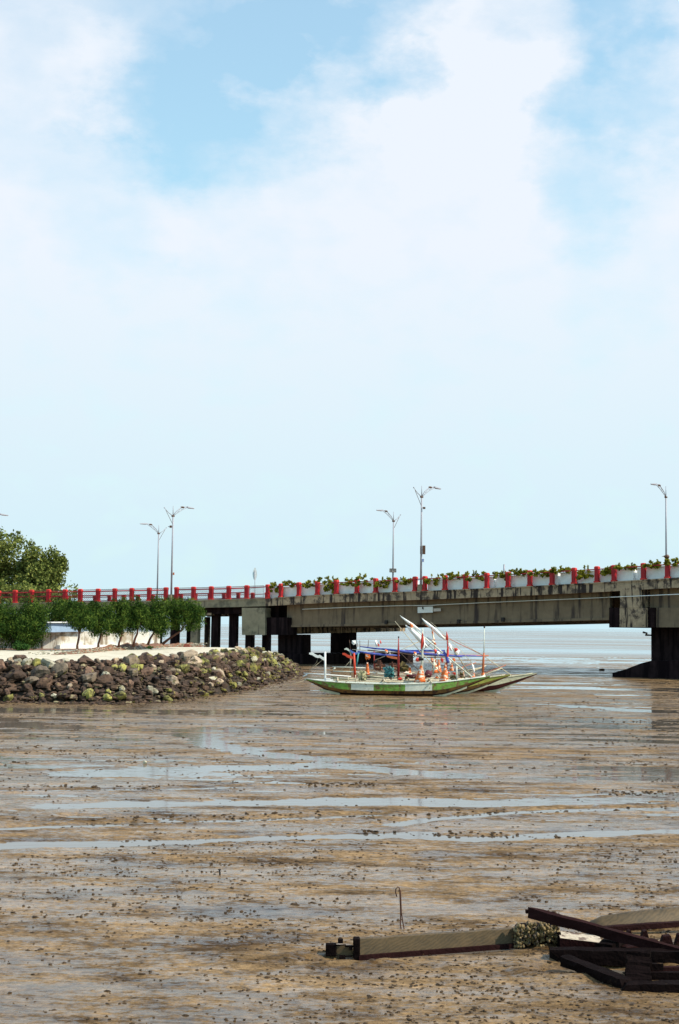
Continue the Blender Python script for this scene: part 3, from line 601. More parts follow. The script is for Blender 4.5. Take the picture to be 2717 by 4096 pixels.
m.prism([P(-200, 2530, 80.9), P(205, 2529, 82.7), P(205, 2492, 82.7), P(-200, 2492, 80.9)], (0, 1.3, 0)); m.prism([P(205, 2529, 82.7) + Vector((.003, 0, 0)), P(330, 2526, 84.5), P(330, 2492, 84.5), P(205, 2492, 82.7) + Vector((.003, 0, 0))], (0, 1.3, 0)); m.build('coping', 'bluebox', wl)
m = MB(); m.prism([P(-200, 2491.5, 80.8), P(208, 2491.5, 82.55), P(340, 2491, 84.3), P(340, 2486, 84.3), P(208, 2487, 82.55), P(-200, 2486, 80.8)], (0, 1.5, 0)); m.build('coping_cap', 'white', wl)
bt = thing('brick_pile', 'low pile of red bricks on the path under the bridge deck', 'bricks', G(748, 2591, 1.45))
for k in range(2):
    m = MB(); b_ = G(748, 2591, 1.45); m.box((b_.x, b_.y, 1.50 + k * .13), (.42 - .08 * k, .3, .12)); m.build('brick_layer', 'brick', bt, bevel=.01)

# ------------------------------------------------------------------ trees
def crown_blobs(c, rx, ry, rz, n, br=.42):
    out = []
    for i in range(n):
        while True:
            d = np.random.default_rng(int(abs(c[0] * 1000)) + i * 97 + n).uniform(-1, 1, 3) if False else rng.uniform(-1, 1, 3)
            if 0.15 < (d ** 2).sum() < 1: break
        s = rng.uniform(.7, 1.2) * br
        out.append((c[0] + d[0] * rx * .75, c[1] + d[1] * ry * .75, c[2] + d[2] * rz * .75, rx * s, ry * s, rz * s * .95))
    return out
def small_tree(px0, px1, py0, py1, tx, tyb, Y, label, lean=0, n=5200):
    base = P(tx, tyb, Y); t = thing('tree', label, 'tree', base, 'clipped trees in a row along the wall')
    k = Y / F; cx = P((px0 + px1) / 2, (py0 + py1) / 2, Y); rx = (px1 - px0) / 2 * k; rz = (py1 - py0) / 2 * k
    bl = crown_blobs(cx, rx, rx * .95, rz, 26, .52); C = shell_points(bl, n, .3)
    m = MB(); top = cx + Vector((0, 0, rz * .25)); mid = base.lerp(cx, .45) + Vector((.06 + lean, 0, 0))
    pts = [base, base.lerp(mid, .5) + Vector((-.05, 0, 0)), mid, mid.lerp(top, .5) + Vector((.05, 0, 0)), top]; m.tube(pts, [.085, .062, .055, .045, .02], 7)
    for i in range(6):
        q = Vector(bl[i][:3]); m.tube([mid.lerp(top, .1 + .1 * i), mid.lerp(q, .6) + Vector((0, 0, -.05)), q], [.035, .024, .01], 5)
    m.build('trunk', 'bark', t)
    V = leaves(C, .037, 4.5, (.15, 0, .55), .8)
    quads_obj('crown', V, M['needle'], t, base); return t
TR = [(-140, 90, 2395, 2600, -20, 2612, 77.5, 'leftmost dark bushy tree, cut off by the left edge of the photo', 0),
      (20, 196, 2392, 2598, 95, 2608, 77.8, 'large dark bushy tree left of the blue coping', 0),
      (245, 385, 2398, 2545, 310, 2613, 78, 'round tree just right of the blue coping, with a dark straight trunk', 0),
      (340, 462, 2398, 2545, 393, 2605, 79, 'round tree with a kinked trunk, fourth in the row from the left', .03),
      (420, 532, 2397, 2542, 474, 2600, 80, 'round tree with a trunk leaning right, fifth in the row from the left', .12),
      (495, 600, 2395, 2540, 534, 2588, 80.6, 'narrow round tree, third in the row from the right', .08),
      (562, 696, 2392, 2550, 592, 2580, 81.5, 'tall oval tree, second in the row from the right', .05),
      (648, 822, 2388, 2520, 650, 2576, 82.5, 'rightmost tree of the row, spreading right beside the bridge columns', .5)]
for a in TR:
    small_tree(*a[:7], a[7], a[8], n=16000 if a[1] - a[0] > 175 or a[0] < 100 else 9000)
# trees in second rank
small_tree(160, 310, 2392, 2500, 228, 2600, 88, 'dull green tree standing behind the wall above the blue coping', 0, n=7000)['group'] = 'trees behind the wall'
def shrub(px, py, Y, rx, rz, label, mt='shrub', n=700, leaf=.06, name='shrub', cat='shrub', group=None, ry=None, stem=True):
    c = P(px, py, Y); t = thing(name, label, cat, c - Vector((0, 0, rz)), group)
    bl = crown_blobs(c, rx, ry or rx * .6, rz, 9, .5); C = shell_points(bl, n, .1)
    quads_obj('foliage', leaves(C, leaf, 1.7), M[mt], t, t.location)
    if stem:
        m = MB()
        for i in range(5): m.tube([c - Vector((0, 0, rz)), Vector(bl[i][:3])], [.02, .008], 5)
        m.build('stem', 'bark', t)
    return t
shrub(88, 2583, 76.6, .50, .36, 'low leafy green shrub at the foot of the large bushy tree', n=1500)
shrub(606, 2590, 78.6, .28, .12, 'small weedy clump by the second trunk from the right', n=300, leaf=.04)
# big broadleaf tree behind the bridge
def big_tree(px0, px1, py0, py1, Y, label, n, seed=0):
    k = Y / F; c = P((px0 + px1) / 2, (py0 + py1) / 2, Y); rx = (px1 - px0) / 2 * k; rz = (py1 - py0) / 2 * k
    base = Vector((c.x, Y, 1.3)); t = thing('tree', label, 'tree', base, 'broadleaf trees beyond the bridge')
    bl = []
    for i in range(54):
        while True:
            d = rng.uniform(-1, 1, 3)
            if .1 < (d ** 2).sum() < 1: break
        s = rng.uniform(.24, .38)
        bl.append((c.x + d[0] * rx * .8, c.y + d[1] * rx * .6, c.z + d[2] * rz * .82, rx * s, rx * s, rz * s * 1.1))
    for i in range(16):   # upright sprays on the outline
        a = rng.uniform(.0, math.pi); bl.append((c.x + math.cos(a) * rx * .93, c.y + rng.uniform(-.3, .3) * rx, c.z + math.sin(a) * rz * .93 + .1, .38, .38, .75))
    C = shell_points(bl, n, .15)
    m = MB(); fork = Vector((c.x, Y, c.z - rz * .8)); m.tube([base, base.lerp(fork, .5) + Vector((.1, 0, 0)), fork], [.32, .25, .2], 8)
    for i in range(12): q = Vector(bl[i][:3]); m.tube([fork, fork.lerp(q, .5) + Vector((0, 0, -.3)), q], [.13, .08, .03], 6)
    m.build('trunk', 'bark', t)
    quads_obj('crown', leaves(C, .17, 1.5, (0, 0, .25)), M['leaf'], t, base)
big_tree(-230, 175, 2125, 2400, 140, 'tall broadleaf tree rising behind the railing at the left edge', 22000)
big_tree(60, 272, 2200, 2400, 138, 'shorter light green broadleaf tree beside the tall one behind the railing', 12000)
big_tree(-60, 330, 2330, 2440, 132, 'low scrubby tree under the broadleaf trees behind the railing', 6000)

# ------------------------------------------------------------------ bridge
aL, cL, aM, cM = .30, 106.5, .83, 103.5
uL = Vector((1, -aL, 0)).normalized(); uM = Vector((1, -aM, 0)).normalized()
nL = Vector((aL, 1, 0)).normalized(); nM = Vector((aM, 1, 0)).normalized(); sL = math.hypot(1, aL); sM = math.hypot(1, aM)
BW = 15.5
topL = [(-700, 2430), (-120, 2419), (60, 2414), (400, 2409), (700, 2404), (900, 2400), (1062, 2395)]
topM = [(1062, 2395), (1310, 2380), (1686, 2367), (2033, 2352), (2390, 2333), (2717, 2313), (3300, 2280)]
def ytop(pl, px):
    for (a, b), (c, d) in zip(pl[:-1], pl[1:]):
        if px <= c or (c, d) == pl[-1]: return b + (d - b) * (px - a) / (c - a)
def eL(px, off=0): return PL(px, ytop(topL, px), aL, cL + off * sL)
def eM(px, off=0): return PL(px, ytop(topM, px), aM, cM + off * sM)
def deckz(seg, p):     # deck edge height at plan position of p (project along n to edge)
    a, c, n_, pl, s_ = (aL, cL, nL, topL, sL) if seg == 'L' else (aM, cM, nM, topM, sM)
    dd = (p.y + a * p.x - c) / s_; q = p - n_ * dd; px = W0 / 2 + F * q.x / q.y / math.cos(0)
    return PL(px, ytop(pl, px), a, c).z
br = thing('bridge', 'long concrete road bridge with red railing posts crossing the tidal inlet', 'bridge', eM(1800) - Vector((0, 0, eM(1800).z)))
FH = .56
tL = [eL(x) for x in range(-700, 1062, 60)] + [eL(1062)]; tM = [eM(1062)] + [eM(x) for x in range(1100, 3300, 60)]
D = lambda z: Vector((0, 0, z))
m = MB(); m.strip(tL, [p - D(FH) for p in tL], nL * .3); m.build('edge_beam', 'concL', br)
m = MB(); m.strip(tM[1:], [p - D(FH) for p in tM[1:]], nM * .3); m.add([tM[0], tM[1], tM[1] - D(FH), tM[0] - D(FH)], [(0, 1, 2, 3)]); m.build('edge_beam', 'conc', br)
m = MB(); m.strip([p + nL * .31 - D(.06) for p in tL], [p + nL * .31 - D(.38) for p in tL], nL * BW); m.build('deck', 'shade_conc', br)
m = MB(); m.strip([p + nM * .31 - D(.06) for p in tM], [p + nM * .31 - D(.38) for p in tM], nM * BW); m.build('deck', 'shade_conc', br)
# lip on top of the edge beam
m = MB(); m.strip([p - nM * .06 + D(.05) for p in tM[1:]], [p - nM * .06 - D(.03) for p in tM[1:]], nM * .5); m.build('kerb', 'conc', br)
m = MB(); m.strip([p - nL * .06 + D(.05) for p in tL], [p - nL * .06 - D(.03) for p in tL], nL * .5); m.build('kerb', 'concL', br)
# main girders
def gz(px, tab):
    for (a, b), (c, d) in zip(tab[:-1], tab[1:]):
        if px <= c or (c, d) == tab[-1]: return b + (d - b) * (px - a) / (c - a)
GB = [(1140, 2509), (1530, 2502), (1950, 2492), (2440, 2480), (2717, 2466), (3300, 2440)]
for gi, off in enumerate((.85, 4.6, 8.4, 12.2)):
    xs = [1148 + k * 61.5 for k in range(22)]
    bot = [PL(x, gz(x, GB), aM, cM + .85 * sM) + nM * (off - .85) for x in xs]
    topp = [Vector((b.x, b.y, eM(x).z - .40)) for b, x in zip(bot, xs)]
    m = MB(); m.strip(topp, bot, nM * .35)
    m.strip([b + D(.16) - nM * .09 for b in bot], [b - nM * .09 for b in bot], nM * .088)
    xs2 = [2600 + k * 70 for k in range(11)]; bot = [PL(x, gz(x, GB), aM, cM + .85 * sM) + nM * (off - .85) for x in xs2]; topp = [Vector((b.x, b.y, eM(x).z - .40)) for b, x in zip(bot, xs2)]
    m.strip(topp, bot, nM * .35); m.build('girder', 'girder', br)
# approach slab beams
for off in (.6, 5, 10, 14):
    xs = [560, 800, 968]; tp = [eL(x) + nL * off - D(.40) for x in xs]; m = MB(); m.strip(tp, [p - D(.65) for p in tp], nL * .5); m.build('girder', 'shade_conc', br)
m = MB(); a = PL(808, 2461, aL, cL + .4 * sL); b = PL(844, 2461, aL, cL + .4 * sL); m.prism([a, b, b + D(.18), a + D(.18)], nL * 12); m.build('cross_beam', 'conc', br)
# left pier: block flush with the edge, recessed cap
def blk(name, x0, x1, y0, y1, seg, off, depth, mt, z0=None):
    a_, c_, n_, s_ = (aL, cL, nL, sL) if seg == 'L' else (aM, cM, nM, sM)
    p = [PL(x0, y1, a_, c_ + off * s_), PL(x1, y1, a_, c_ + off * s_), PL(x1, y0, a_, c_ + off * s_), PL(x0, y0, a_, c_ + off * s_)]
    if z0 is not None: p[0].z = z0; p[1].z = z0
    m = MB(); m.prism(p, n_ * depth); return m.build(name, mt, br)
blk('pier_block', 968, 1061, 2431, 2540, 'L', -.05, 1.6, 'concL')
blk('pier_cap', 1063, 1150, 2470, 2540, 'M', .35, 1.1, 'shade_conc')
blk('bearing', 1085, 1115, 2425, 2469, 'M', 1.2, .6, 'shade_conc'); blk('diaphragm', 1063, 1148, 2420, 2470, 'M', 1.9, .3, 'shade_conc')
ca, cb_ = PL(1105, 2538, aM, cM + 1.5 * sM), PL(1105, 2538, aM, cM + 1.5 * sM) + nM * 14.3
e1, e2 = Vector((ca.x, ca.y, 2.25)), Vector((cb_.x, cb_.y, 2.55))
m = MB(); w = uM * 1.6
m.add([e1, e2, e2 + D(.65), Vector((e1.x, e1.y, 3.0)), e1 + w, e2 + w, e2 + w + D(.65), Vector((e1.x, e1.y, 3.0)) + w], [(0, 1, 2, 3), (7, 6, 5, 4), (0, 4, 5, 1), (3, 2, 6, 7), (0, 3, 7, 4), (1, 5, 6, 2)]); m.build('pier_cap', 'conc', br)
blk('pier_wall', 1112, 1209, 2538, 2700, 'M', 1.7, 1.0, 'shade_conc', -.1)
q = ca + nM * 9.6; m = MB(); qa = P(1323, 2536, 116); qb = P(1396, 2536, 116); m.prism([Vector((qa.x, qa.y, -.1)), Vector((qb.x, qb.y, -.1)), Vector((qb.x, qb.y, 2.6)), Vector((qa.x, qa.y, 2.6))], nM * 1.0); m.build('pier_column', 'shade_conc', br)
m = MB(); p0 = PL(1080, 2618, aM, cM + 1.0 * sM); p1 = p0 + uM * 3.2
m.prism([Vector((p0.x, p0.y, -.1)), Vector((p1.x, p1.y, -.1)), Vector((p1.x, p1.y, .78)), Vector((p0.x, p0.y, .78))], nM * 14); m.build('footing', 'shade_conc', br)
# approach columns
for (xa, xb, off, mt) in ((625, 640, 9, 'shade_conc'), (683, 710, 1.5, 'shade_conc'), (748, 760, 9, 'shade_conc'), (764, 792, 1.0, 'concL'), (820, 842, 4, 'conc'), (846, 873, 1.3, 'shade_conc'), (917, 945, 1.5, 'shade_conc'), (983, 1011, 2.2, 'shade_conc'), (1050, 1077, 2.2, 'shade_conc')):  # pale column is the lit one, near-black ones have shade in their colour
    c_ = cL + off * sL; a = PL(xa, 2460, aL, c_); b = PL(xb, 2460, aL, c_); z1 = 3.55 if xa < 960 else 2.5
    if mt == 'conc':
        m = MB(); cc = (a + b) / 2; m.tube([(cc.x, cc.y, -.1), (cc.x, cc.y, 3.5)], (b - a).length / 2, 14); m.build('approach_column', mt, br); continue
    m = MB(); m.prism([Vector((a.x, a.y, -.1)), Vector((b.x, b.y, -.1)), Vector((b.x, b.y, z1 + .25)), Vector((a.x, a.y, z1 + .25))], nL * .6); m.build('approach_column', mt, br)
# right pier
blk('pier_block', 2481, 2562, 2338, 2431, 'M', -.06, 1.5, 'conc')
blk('pier_cap', 2437, 2615, 2430.5, 2510, 'M', .35, 13.5, 'shade_conc'); blk('pier_block', 2479, 2580, 2431.5, 2509, 'M', -.04, .388, 'conc')  # dark cap has the shade beneath the deck put into its colour
blk('pier_cap', 2616, 2760, 2430.5, 2509, 'M', .7, 12, 'girder')
m = MB(); pa = PL(2605, 2512, aM, cM + 2.2 * sM); pb = pa + uM * 3.4
m.prism([Vector((pa.x, pa.y, .3)), Vector((pb.x, pb.y, .3)), Vector((pb.x, pb.y, pa.z + .1)), Vector((pa.x, pa.y, pa.z + .1))], nM * 9); m.build('pier_wall', 'shade_conc', br)
m = MB(); Yf = PL(2500, 2700, aM, cM - .8 * sM).y
fp = [P(x, y, PL(x, y, aM, cM - .8 * sM).y) for x, y in ((2450, 2692), (2500, 2678), (2565, 2653), (2605, 2643), (2900, 2641))]
m.prism([Vector((fp[0].x, fp[0].y, -.1))] + fp + [Vector((fp[-1].x, fp[-1].y, -.1))][0:1], nM * 14); m.build('footing', 'shade_conc', br)
m = MB()
for (x0_, y0_, x1_, y1_) in ((2605, 2541, 2582, 2540), (2590, 2533, 2572, 2529)):
    m.tube([P(x0_, y0_, pa.y + .3), P(x1_, y1_, pa.y + .3)], [.05, .07], 6)
m.tube([P(2582, 2540, pa.y + .3), P(2590, 2532, pa.y + .3)], .03, 5); m.build('bracket', 'rust', br)
# conduit and outlets
cp = [(1210, 2437), (1330, 2432), (1460, 2427), (1560, 2424), (1640, 2422), (1720, 2422), (1760, 2419), (1950, 2410), (2140, 2402), (2290, 2396), (2440, 2389)]
for seg in (cp, [(2442, 2389), (2560, 2384), (2717, 2377), (3100, 2360)]):
    m = MB(); m.tube([PL(x, y, aM, cM + (.60 if seg is cp else -.10) * sM) for x, y in seg], .028, 6); m.build('conduit', 'white', br)
for x, y in ((1545, 2489), (1835, 2486), (2012, 2478)):
    m = MB(); c_ = PL(x, y, aM, cM + .70 * sM); m.box(c_, (.22, .14, .28), (uM, nM, Vector((0, 0, 1)))); m.build('drain_outlet', 'black', br)

# railing posts
def post_mesh(nm, w):
    q = MB(); X = Vector((1, 0, 0))
    q.box((0, 0, .06), (w * 1.28, w * 1.28, .16), mi=1); q.box((0, 0, .52), (w, w, .80), mi=0)
    q.box((0, 0, .96), (w * 1.12, w * 1.12, .14), mi=1); q.box((0, 0, 1.055), (w * 1.12, w * 1.12, .05), mi=1, taper=.6)
    o = q.build(nm, ['red', 'redcap'], None); me = o.data; bpy.data.objects.remove(o); return me
pmL = post_mesh('railing_post', .28); pmM = post_mesh('railing_post', .25)
def put_child(name, me, p, rz, parent):
    o = bpy.data.objects.new(name, me); COL.objects.link(o); o.parent = parent; o.location = Vector(p) - parent.location; o.rotation_euler = (0, 0, rz); return o
postL = [-280, -210, -140, -70, -6, 60, 126, 194, 260, 321, 392, 459, 527, 597, 664, 706, 774, 845, 915, 987]
postM = [1071, 1124, 1196, 1270, 1346, 1428, 1503, 1581, 1661, 1700, 1780, 1863, 1948, 2033, 2120, 2209, 2297, 2389, 2457, 2575, 2671, 2775]
rl, rm = math.atan2(uL.y, uL.x), math.atan2(uM.y, uM.x)
for x in postL: put_child('railing_post', pmL, eL(x, .15), rl, br)
for x in postM: put_child('railing_post', pmM, eM(x, .15), rm, br)
# near rails
for z, r_ in ((.86, .05), (.52, .05)):
    for seg in ([-300, 60, 400, 664], [706, 900, 987]):
        m = MB(); m.tube([eL(x, .15) + D(z) for x in seg], r_, 6); m.build('rail', 'rail', br)
m = MB(); m.tube([eL(987, .15) + D(.86), eM(1071, .15) + D(.9)] + [eM(x, .15) + D(.88) for x in (1310, 1686, 2033, 2390, 2717, 2900)], .04, 6); m.build('rail', 'rail', br)
# lattice panels
def lattice(a, b, h0=.12, h1=1.0):
    q = MB(); d = (b - a); Ln = Vector((d.x, d.y, 0)).length; u = Vector((d.x, d.y, 0)).normalized(); n_ = Vector((-u.y, u.x, 0))
    fr_ = [a + D(h0), b + D(h0), b + D(h1), a + D(h1)]
    for i in range(4): q.tube([fr_[i], fr_[(i + 1) % 4]], .018, 4, sm=False)
    st = .17; k = 0; H = h1 - h0; t = -H
    while t < Ln:
        for sgn in (1, -1):
            x0_, z0_ = (t, 0); x1_, z1_ = (t + H, H)
            if x0_ < 0: z0_ = -x0_; x0_ = 0
            if x1_ > Ln: z1_ = H - (x1_ - Ln); x1_ = Ln
            if z1_ - z0_ < .03: continue
            za, zb = (z0_, z1_) if sgn == 1 else (H - z0_, H - z1_)
            pa_ = a + u * x0_ + D(h0 + za) + D((b.z - a.z) * x0_ / Ln); pb_ = a + u * x1_ + D(h0 + zb) + D((b.z - a.z) * x1_ / Ln)
            q.tube([pa_, pb_], .013, 3, sm=False)
        t += st
    return q
for xa, xb in zip(postL[:-1], postL[1:]):
    if (xa, xb) == (664, 706): continue
    q = lattice(eL(xa + 9, .32), eL(xb - 9, .32)); q.build('lattice_panel', 'lattice', br)
q = lattice(eL(998, .32), eL(1056, .32)); q.build('lattice_panel', 'lattice', br)
# far railing of the approach
for x in [-250 + 63 * k for k in range(20)]:
    p = eL(x, 0) + nL * (BW - .2); put_child('railing_post', pmL, p + uL * 2.2, rl, br)
for z in (.86, .52): m = MB(); m.tube([eL(x) + nL * (BW - .2) + D(z) for x in (-300, 200, 700, 1062)], .035, 6); m.build('rail', 'rail', br)
q0 = [eL(x) + nL * (BW - .2) for x in (-300, 200, 700, 1062)]; m = MB(); m.strip([p + D(.22) for p in q0], [p - D(.05) for p in q0], nL * .2); m.build('kerb', 'white', br)
q0 = [eL(x) + nL * 2.4 for x in (-300, 200, 700, 1040)]; m = MB(); m.strip([p + D(.12) for p in q0], [p - D(.05) for p in q0], nL * .25); m.build('kerb', 'white', br)
q0 = [eM(x) + nM * (BW - .2) for x in (1062, 1686, 2390, 3000)]; m = MB(); m.strip([p + D(.5) for p in q0], [p - D(.05) for p in q0], nM * .2); m.build('kerb', 'white', br)
# planters
PLT = [(1062, 1338), (1352, 1655), (1712, 1975), (1985, 2232), (2242, 2534), (2549, 2820)]
words = ['first', 'second', 'third', 'fourth', 'fifth', 'sixth']
for i, (xa, xb) in enumerate(PLT):
    a, b = eM(xa, .48), eM(xb, .48); t = thing('planter', 'long white planter box behind the red posts, %s from the left on the main span' % words[i], 'planter', a, 'white planters along the bridge walkway')
    xs = [xa + (xb - xa) * k / 5 for k in range(6)]; pp = [eM(x, .48) for x in xs]
    m = MB(); m.strip([p + D(.73) for p in pp], [p + D(-.04) for p in pp], nM * .62); m.build('box', 'planter', t)
    m = MB(); m.strip([p + D(.79) - nM * .03 for p in pp], [p + D(.735) - nM * .03 for p in pp], nM * .68); m.build('rim', 'white', t)
    m = MB(); m.strip([p + D(.82) + nM * .06 for p in pp], [p + D(.793) + nM * .06 for p in pp], nM * .48); m.build('soil', 'soil', t)
# vines
VN = [(1112, 2350, 26, 22), (1180, 2336, 34, 12), (1248, 2338, 26, 16), (1312, 2322, 30, 15), (1322, 2352, 15, 22), (1392, 2328, 26, 16), (1462, 2322, 28, 26), (1530, 2330, 30, 22), (1625, 2325, 30, 14), (1735, 2320, 26, 22), (1812, 2306, 32, 16),
      (1905, 2305, 30, 20), (2012, 2305, 26, 18), (2080, 2290, 30, 13), (2165, 2292, 32, 14), (2240, 2282, 30, 12), (2345, 2292, 22, 28), (2430, 2285, 16, 16), (2505, 2268, 32, 11), (2612, 2258, 26, 15), (2705, 2250, 28, 16)]
ordw = ['first', 'second', 'third', 'fourth', 'fifth', 'sixth', 'seventh', 'eighth', 'ninth', 'tenth', 'eleventh', 'twelfth', 'thirteenth', 'fourteenth', 'fifteenth', 'sixteenth', 'seventeenth', 'eighteenth', 'nineteenth', 'twentieth', 'twenty-first']
for i, (px, py, rx, rz) in enumerate(VN):
    p = PL(px, py, aM, cM + .12 * sM); k = p.y / F
    t = thing('vine', 'yellow-green vine straggling over the bridge rail, %s clump from the left' % ordw[i], 'vine', Vector((p.x, p.y, eM(px).z + .7)), 'vines hanging over the bridge planters')
    bl = []
    for j in range(15): bl.append((p.x + rng.uniform(-1.35, 1.35) * rx * k, p.y + rng.uniform(-.1, .25), p.z + rng.uniform(-1, .9) * rz * k * .8, .16, .12, .11))
    for j in range(2): bl.append((p.x + rng.uniform(-1, 1) * rx * k, p.y + .1, p.z + rz * k * .8, .06, .06, .15))
    C = shell_points(bl, 1000, .05); quads_obj('foliage', leaves(C, .075, 1.6), M['vine'], t, t.location)
    m = MB()
    for j in range(5):
        b_ = Vector(bl[j * 2][:3]); s_ = Vector((b_.x * .5 + p.x * .5, p.y + .5, eM(px).z + .8)); m.tube([s_, s_.lerp(b_, .5) + D(.15), b_], [.018, .012, .008], 4)
    m.build('stem', 'bark', t)

# ------------------------------------------------------------------ lamps
def make_lamp(label):
    t = thing('street_lamp', label, 'street lamp', (0, 0, 0), 'twin-arm street lamps on the bridge')
    m = MB(); m.box((0, 0, .2), (.36, .36, .62)); m.build('base', 'concL', t)
    m = MB(); m.tube([(0, 0, .3), (0, 0, 4), (0, 0, 6.65)], [.078, .062, .05], 8); m.tube([(0, 0, 6.65), (0, 0, 7.4)], [.035, .022], 6); m.build('pole', 'galv', t)
    m = MB(); m.tube([(-.12, 0, 6.62), (.12, 0, 6.62)], .07, 8); m.build('collar', 'lampdark', t)
    m = MB()
    up = [(0, 0, 6.66), (.35, 0, 7.02), (.8, 0, 7.30), (1.25, 0, 7.42), (1.6, 0, 7.42)]; lo = [(0, 0, 6.62), (.5, 0, 6.92), (.95, 0, 7.16), (1.35, 0, 7.33), (1.6, 0, 7.40)]
    m.tube(up, [.028, .028, .028, .03, .03], 6); m.tube(lo, .022, 6)
    for a_, b_ in ((1, 1), (2, 1), (2, 2), (3, 2)): m.tube([up[a_], lo[b_]], .014, 4)
    m.build('arm', 'galv', t)
    m = MB(); m.blobm((1.02, 0, 7.38), (.22, .07, .07), lump=.1); m.build('ornament', 'lampdark', t)
    m = MB(); m.add([(1.5, -.08, 7.38), (1.5, .08, 7.38), (2.3, .03, 7.36), (2.3, -.03, 7.36), (1.5, -.06, 7.48), (1.5, .06, 7.48), (2.3, .02, 7.40), (2.3, -.02, 7.40)], [(3, 2, 1, 0), (4, 5, 6, 7), (0, 1, 5, 4), (1, 2, 6, 5), (2, 3, 7, 6), (3, 0, 4, 7)])
    h_ = m.build('lamp_head', 'galv', t)
    m = MB(); m.box((1.93, 0, 7.345), (.62, .09, .03)); m.build('lens', 'lampdark', h_)
    m = MB(); m.tube([(0, 0, 6.62), (-.5, 0, 6.86), (-.92, 0, 7.18)], [.028, .025, .02], 6); m.blobm((-.94, 0, 7.2), (.05, .05, .05), lump=0, seg=6, ring=4); m.build('short_arm', 'galv', t)
    m = MB(); m.tube([(-.78, 0, 7.02), (0, 0, 5.95)], .018, 5); m.build('brace', 'lampdark', t)
    return t
def copy_thing(t, loc, rz, label):
    def cp(o, par):
        c = o.copy(); COL.objects.link(c); c.parent = par
        for ch in list(o.children): cp(ch, c)
        return c
    r_ = cp(t, None); r_.location = loc; r_.rotation_euler = (0, 0, rz); r_['label'] = label; return r_
la = math.atan2(.77, .636)
lamp = make_lamp('near-side street lamp above the boats, carrying a dark panel and a small blue sign')
lamp.location = eM(1684, .2); lamp.rotation_euler = (0, 0, la)
lpB = copy_thing(lamp, eL(685, .2), la, 'taller left street lamp, its base between two red posts by the clipped trees')
copy_thing(lamp, eL(-70, .2), la, 'street lamp beyond the left edge, only its arm tip showing')
def far_lamp(px, pytop, lab):
    # stands on the far kerb: depth from its height above the deck
    Y = 110
    for _ in range(20):
        p = P(px, pytop, Y); seg = 'L' if px < 1062 else 'M'; dz = deckz(seg, p); need = dz + 7.4; Y = Y * (need - CAMZ) / (p.z - CAMZ)
    p = P(px, pytop, Y); t = copy_thing(lamp, Vector((p.x, p.y, p.z - 7.4)), la + math.pi, lab); return t
fl1 = far_lamp(636, 2100, 'shorter street lamp on the far side, just left of the tall left lamp')
fl2 = far_lamp(1575, 2047, 'far-side street lamp with a small plate near its foot, above the boats')
fl3 = far_lamp(2664, 1945, 'far-side street lamp near the right edge of the photo')
for ch in list(fl3.children):
    if ch.name.split('.')[0] in ('short_arm', 'brace'): bpy.data.objects.remove(ch)
fl3['label'] = 'far-side street lamp near the right edge, its single arm pointing left'
# signs and devices on the lamps
def front_box(name, x0, x1, y0, y1, Y, mt, label, cat, th=.06, extra=None):
    c = P((x0 + x1) / 2, (y0 + y1) / 2, Y); t = thing(name, label, cat, c)
    k = Y / F; m = MB(); m.box(c, ((x1 - x0) * k, th, (y1 - y0) * k)); m.build('panel', mt, t, bevel=.01)
    if extra: extra(t, c, (x1 - x0) * k, (y1 - y0) * k)
    return t
YL = lamp.location.y
def st(t, c, w, h): m = MB(); m.tube([c + Vector((-w * .5 - .12, .0, 0)), c + Vector((-w * .3, 0, 0))], .03, 6); m.build('bracket', 'galv', t)
front_box('panel_box', 1690, 1702, 2182, 2217, YL - .05, 'lampdark', 'upright dark brown panel fixed to the lamp pole above the boats', 'panel', .12, st)
front_box('panel_box', 1681, 1684, 2184, 2216, YL - .02, 'lampdark', 'thin edge-on dark plate on the left of the lamp pole above the boats', 'panel', .10)
def bl_(t, c, w, h):
    for dz, ww in ((.30, .8), (.0, .6), (-.28, .7)):
        m = MB(); m.box(c + Vector((0, -.035, dz * h)), (w * ww, .008, h * .16)); m.build('lettering', 'bluep', t)
front_box('sign', 1687, 1698, 2234, 2248, YL - .12, 'white', 'small white and blue sign on the lamp pole above the boats', 'sign', .04, bl_)
def cmr(t, c, w, h): m = MB(); m.tube([c, c + Vector((-.15, .05, .08))], .02, 5); m.build('bracket', 'galv', t)
front_box('camera_unit', 1692, 1702, 2028, 2036, YL - .05, 'lampdark', 'small dark camera hanging near the top of the lamp above the boats', 'camera', .12, cmr)
front_box('floodlight', 679, 688, 2102, 2111, lpB.location.y - .1, 'lampdark', 'round dark floodlight near the top of the taller left lamp', 'floodlight', .12, st)
def plate(t, c, w, h):
    m = MB()
    for i, (dx, dz, ww) in enumerate(((-.25, .18, .28), (.15, .18, .3), (-.2, -.15, .35), (.22, -.15, .2))): m.box(c + Vector((dx * w, -.03, dz * h)), (ww * w, .008, h * .16))
    m.build('lettering', 'lampdark', t)
    m = MB(); k_ = [c + Vector((sx * w / 2, -.03, sz * h / 2)) for sx, sz in ((-1, -1), (1, -1), (1, 1), (-1, 1))]
    for i in range(4): m.tube([k_[i], k_[(i + 1) % 4]], .018, 4)
    m.build('frame', 'lampdark', t)
front_box('sign', 1559, 1585, 2275, 2289, fl2.location.y - .12, 'signgrey', 'rectangular grey plate low on the far lamp pole left of the boats lamp', 'sign', .04, plate)
front_box('meter_box', 692, 698, 2290, 2300, lpB.location.y - .1, 'orangew', 'tiny yellow-orange box halfway down the taller left lamp pole', 'box', .08)
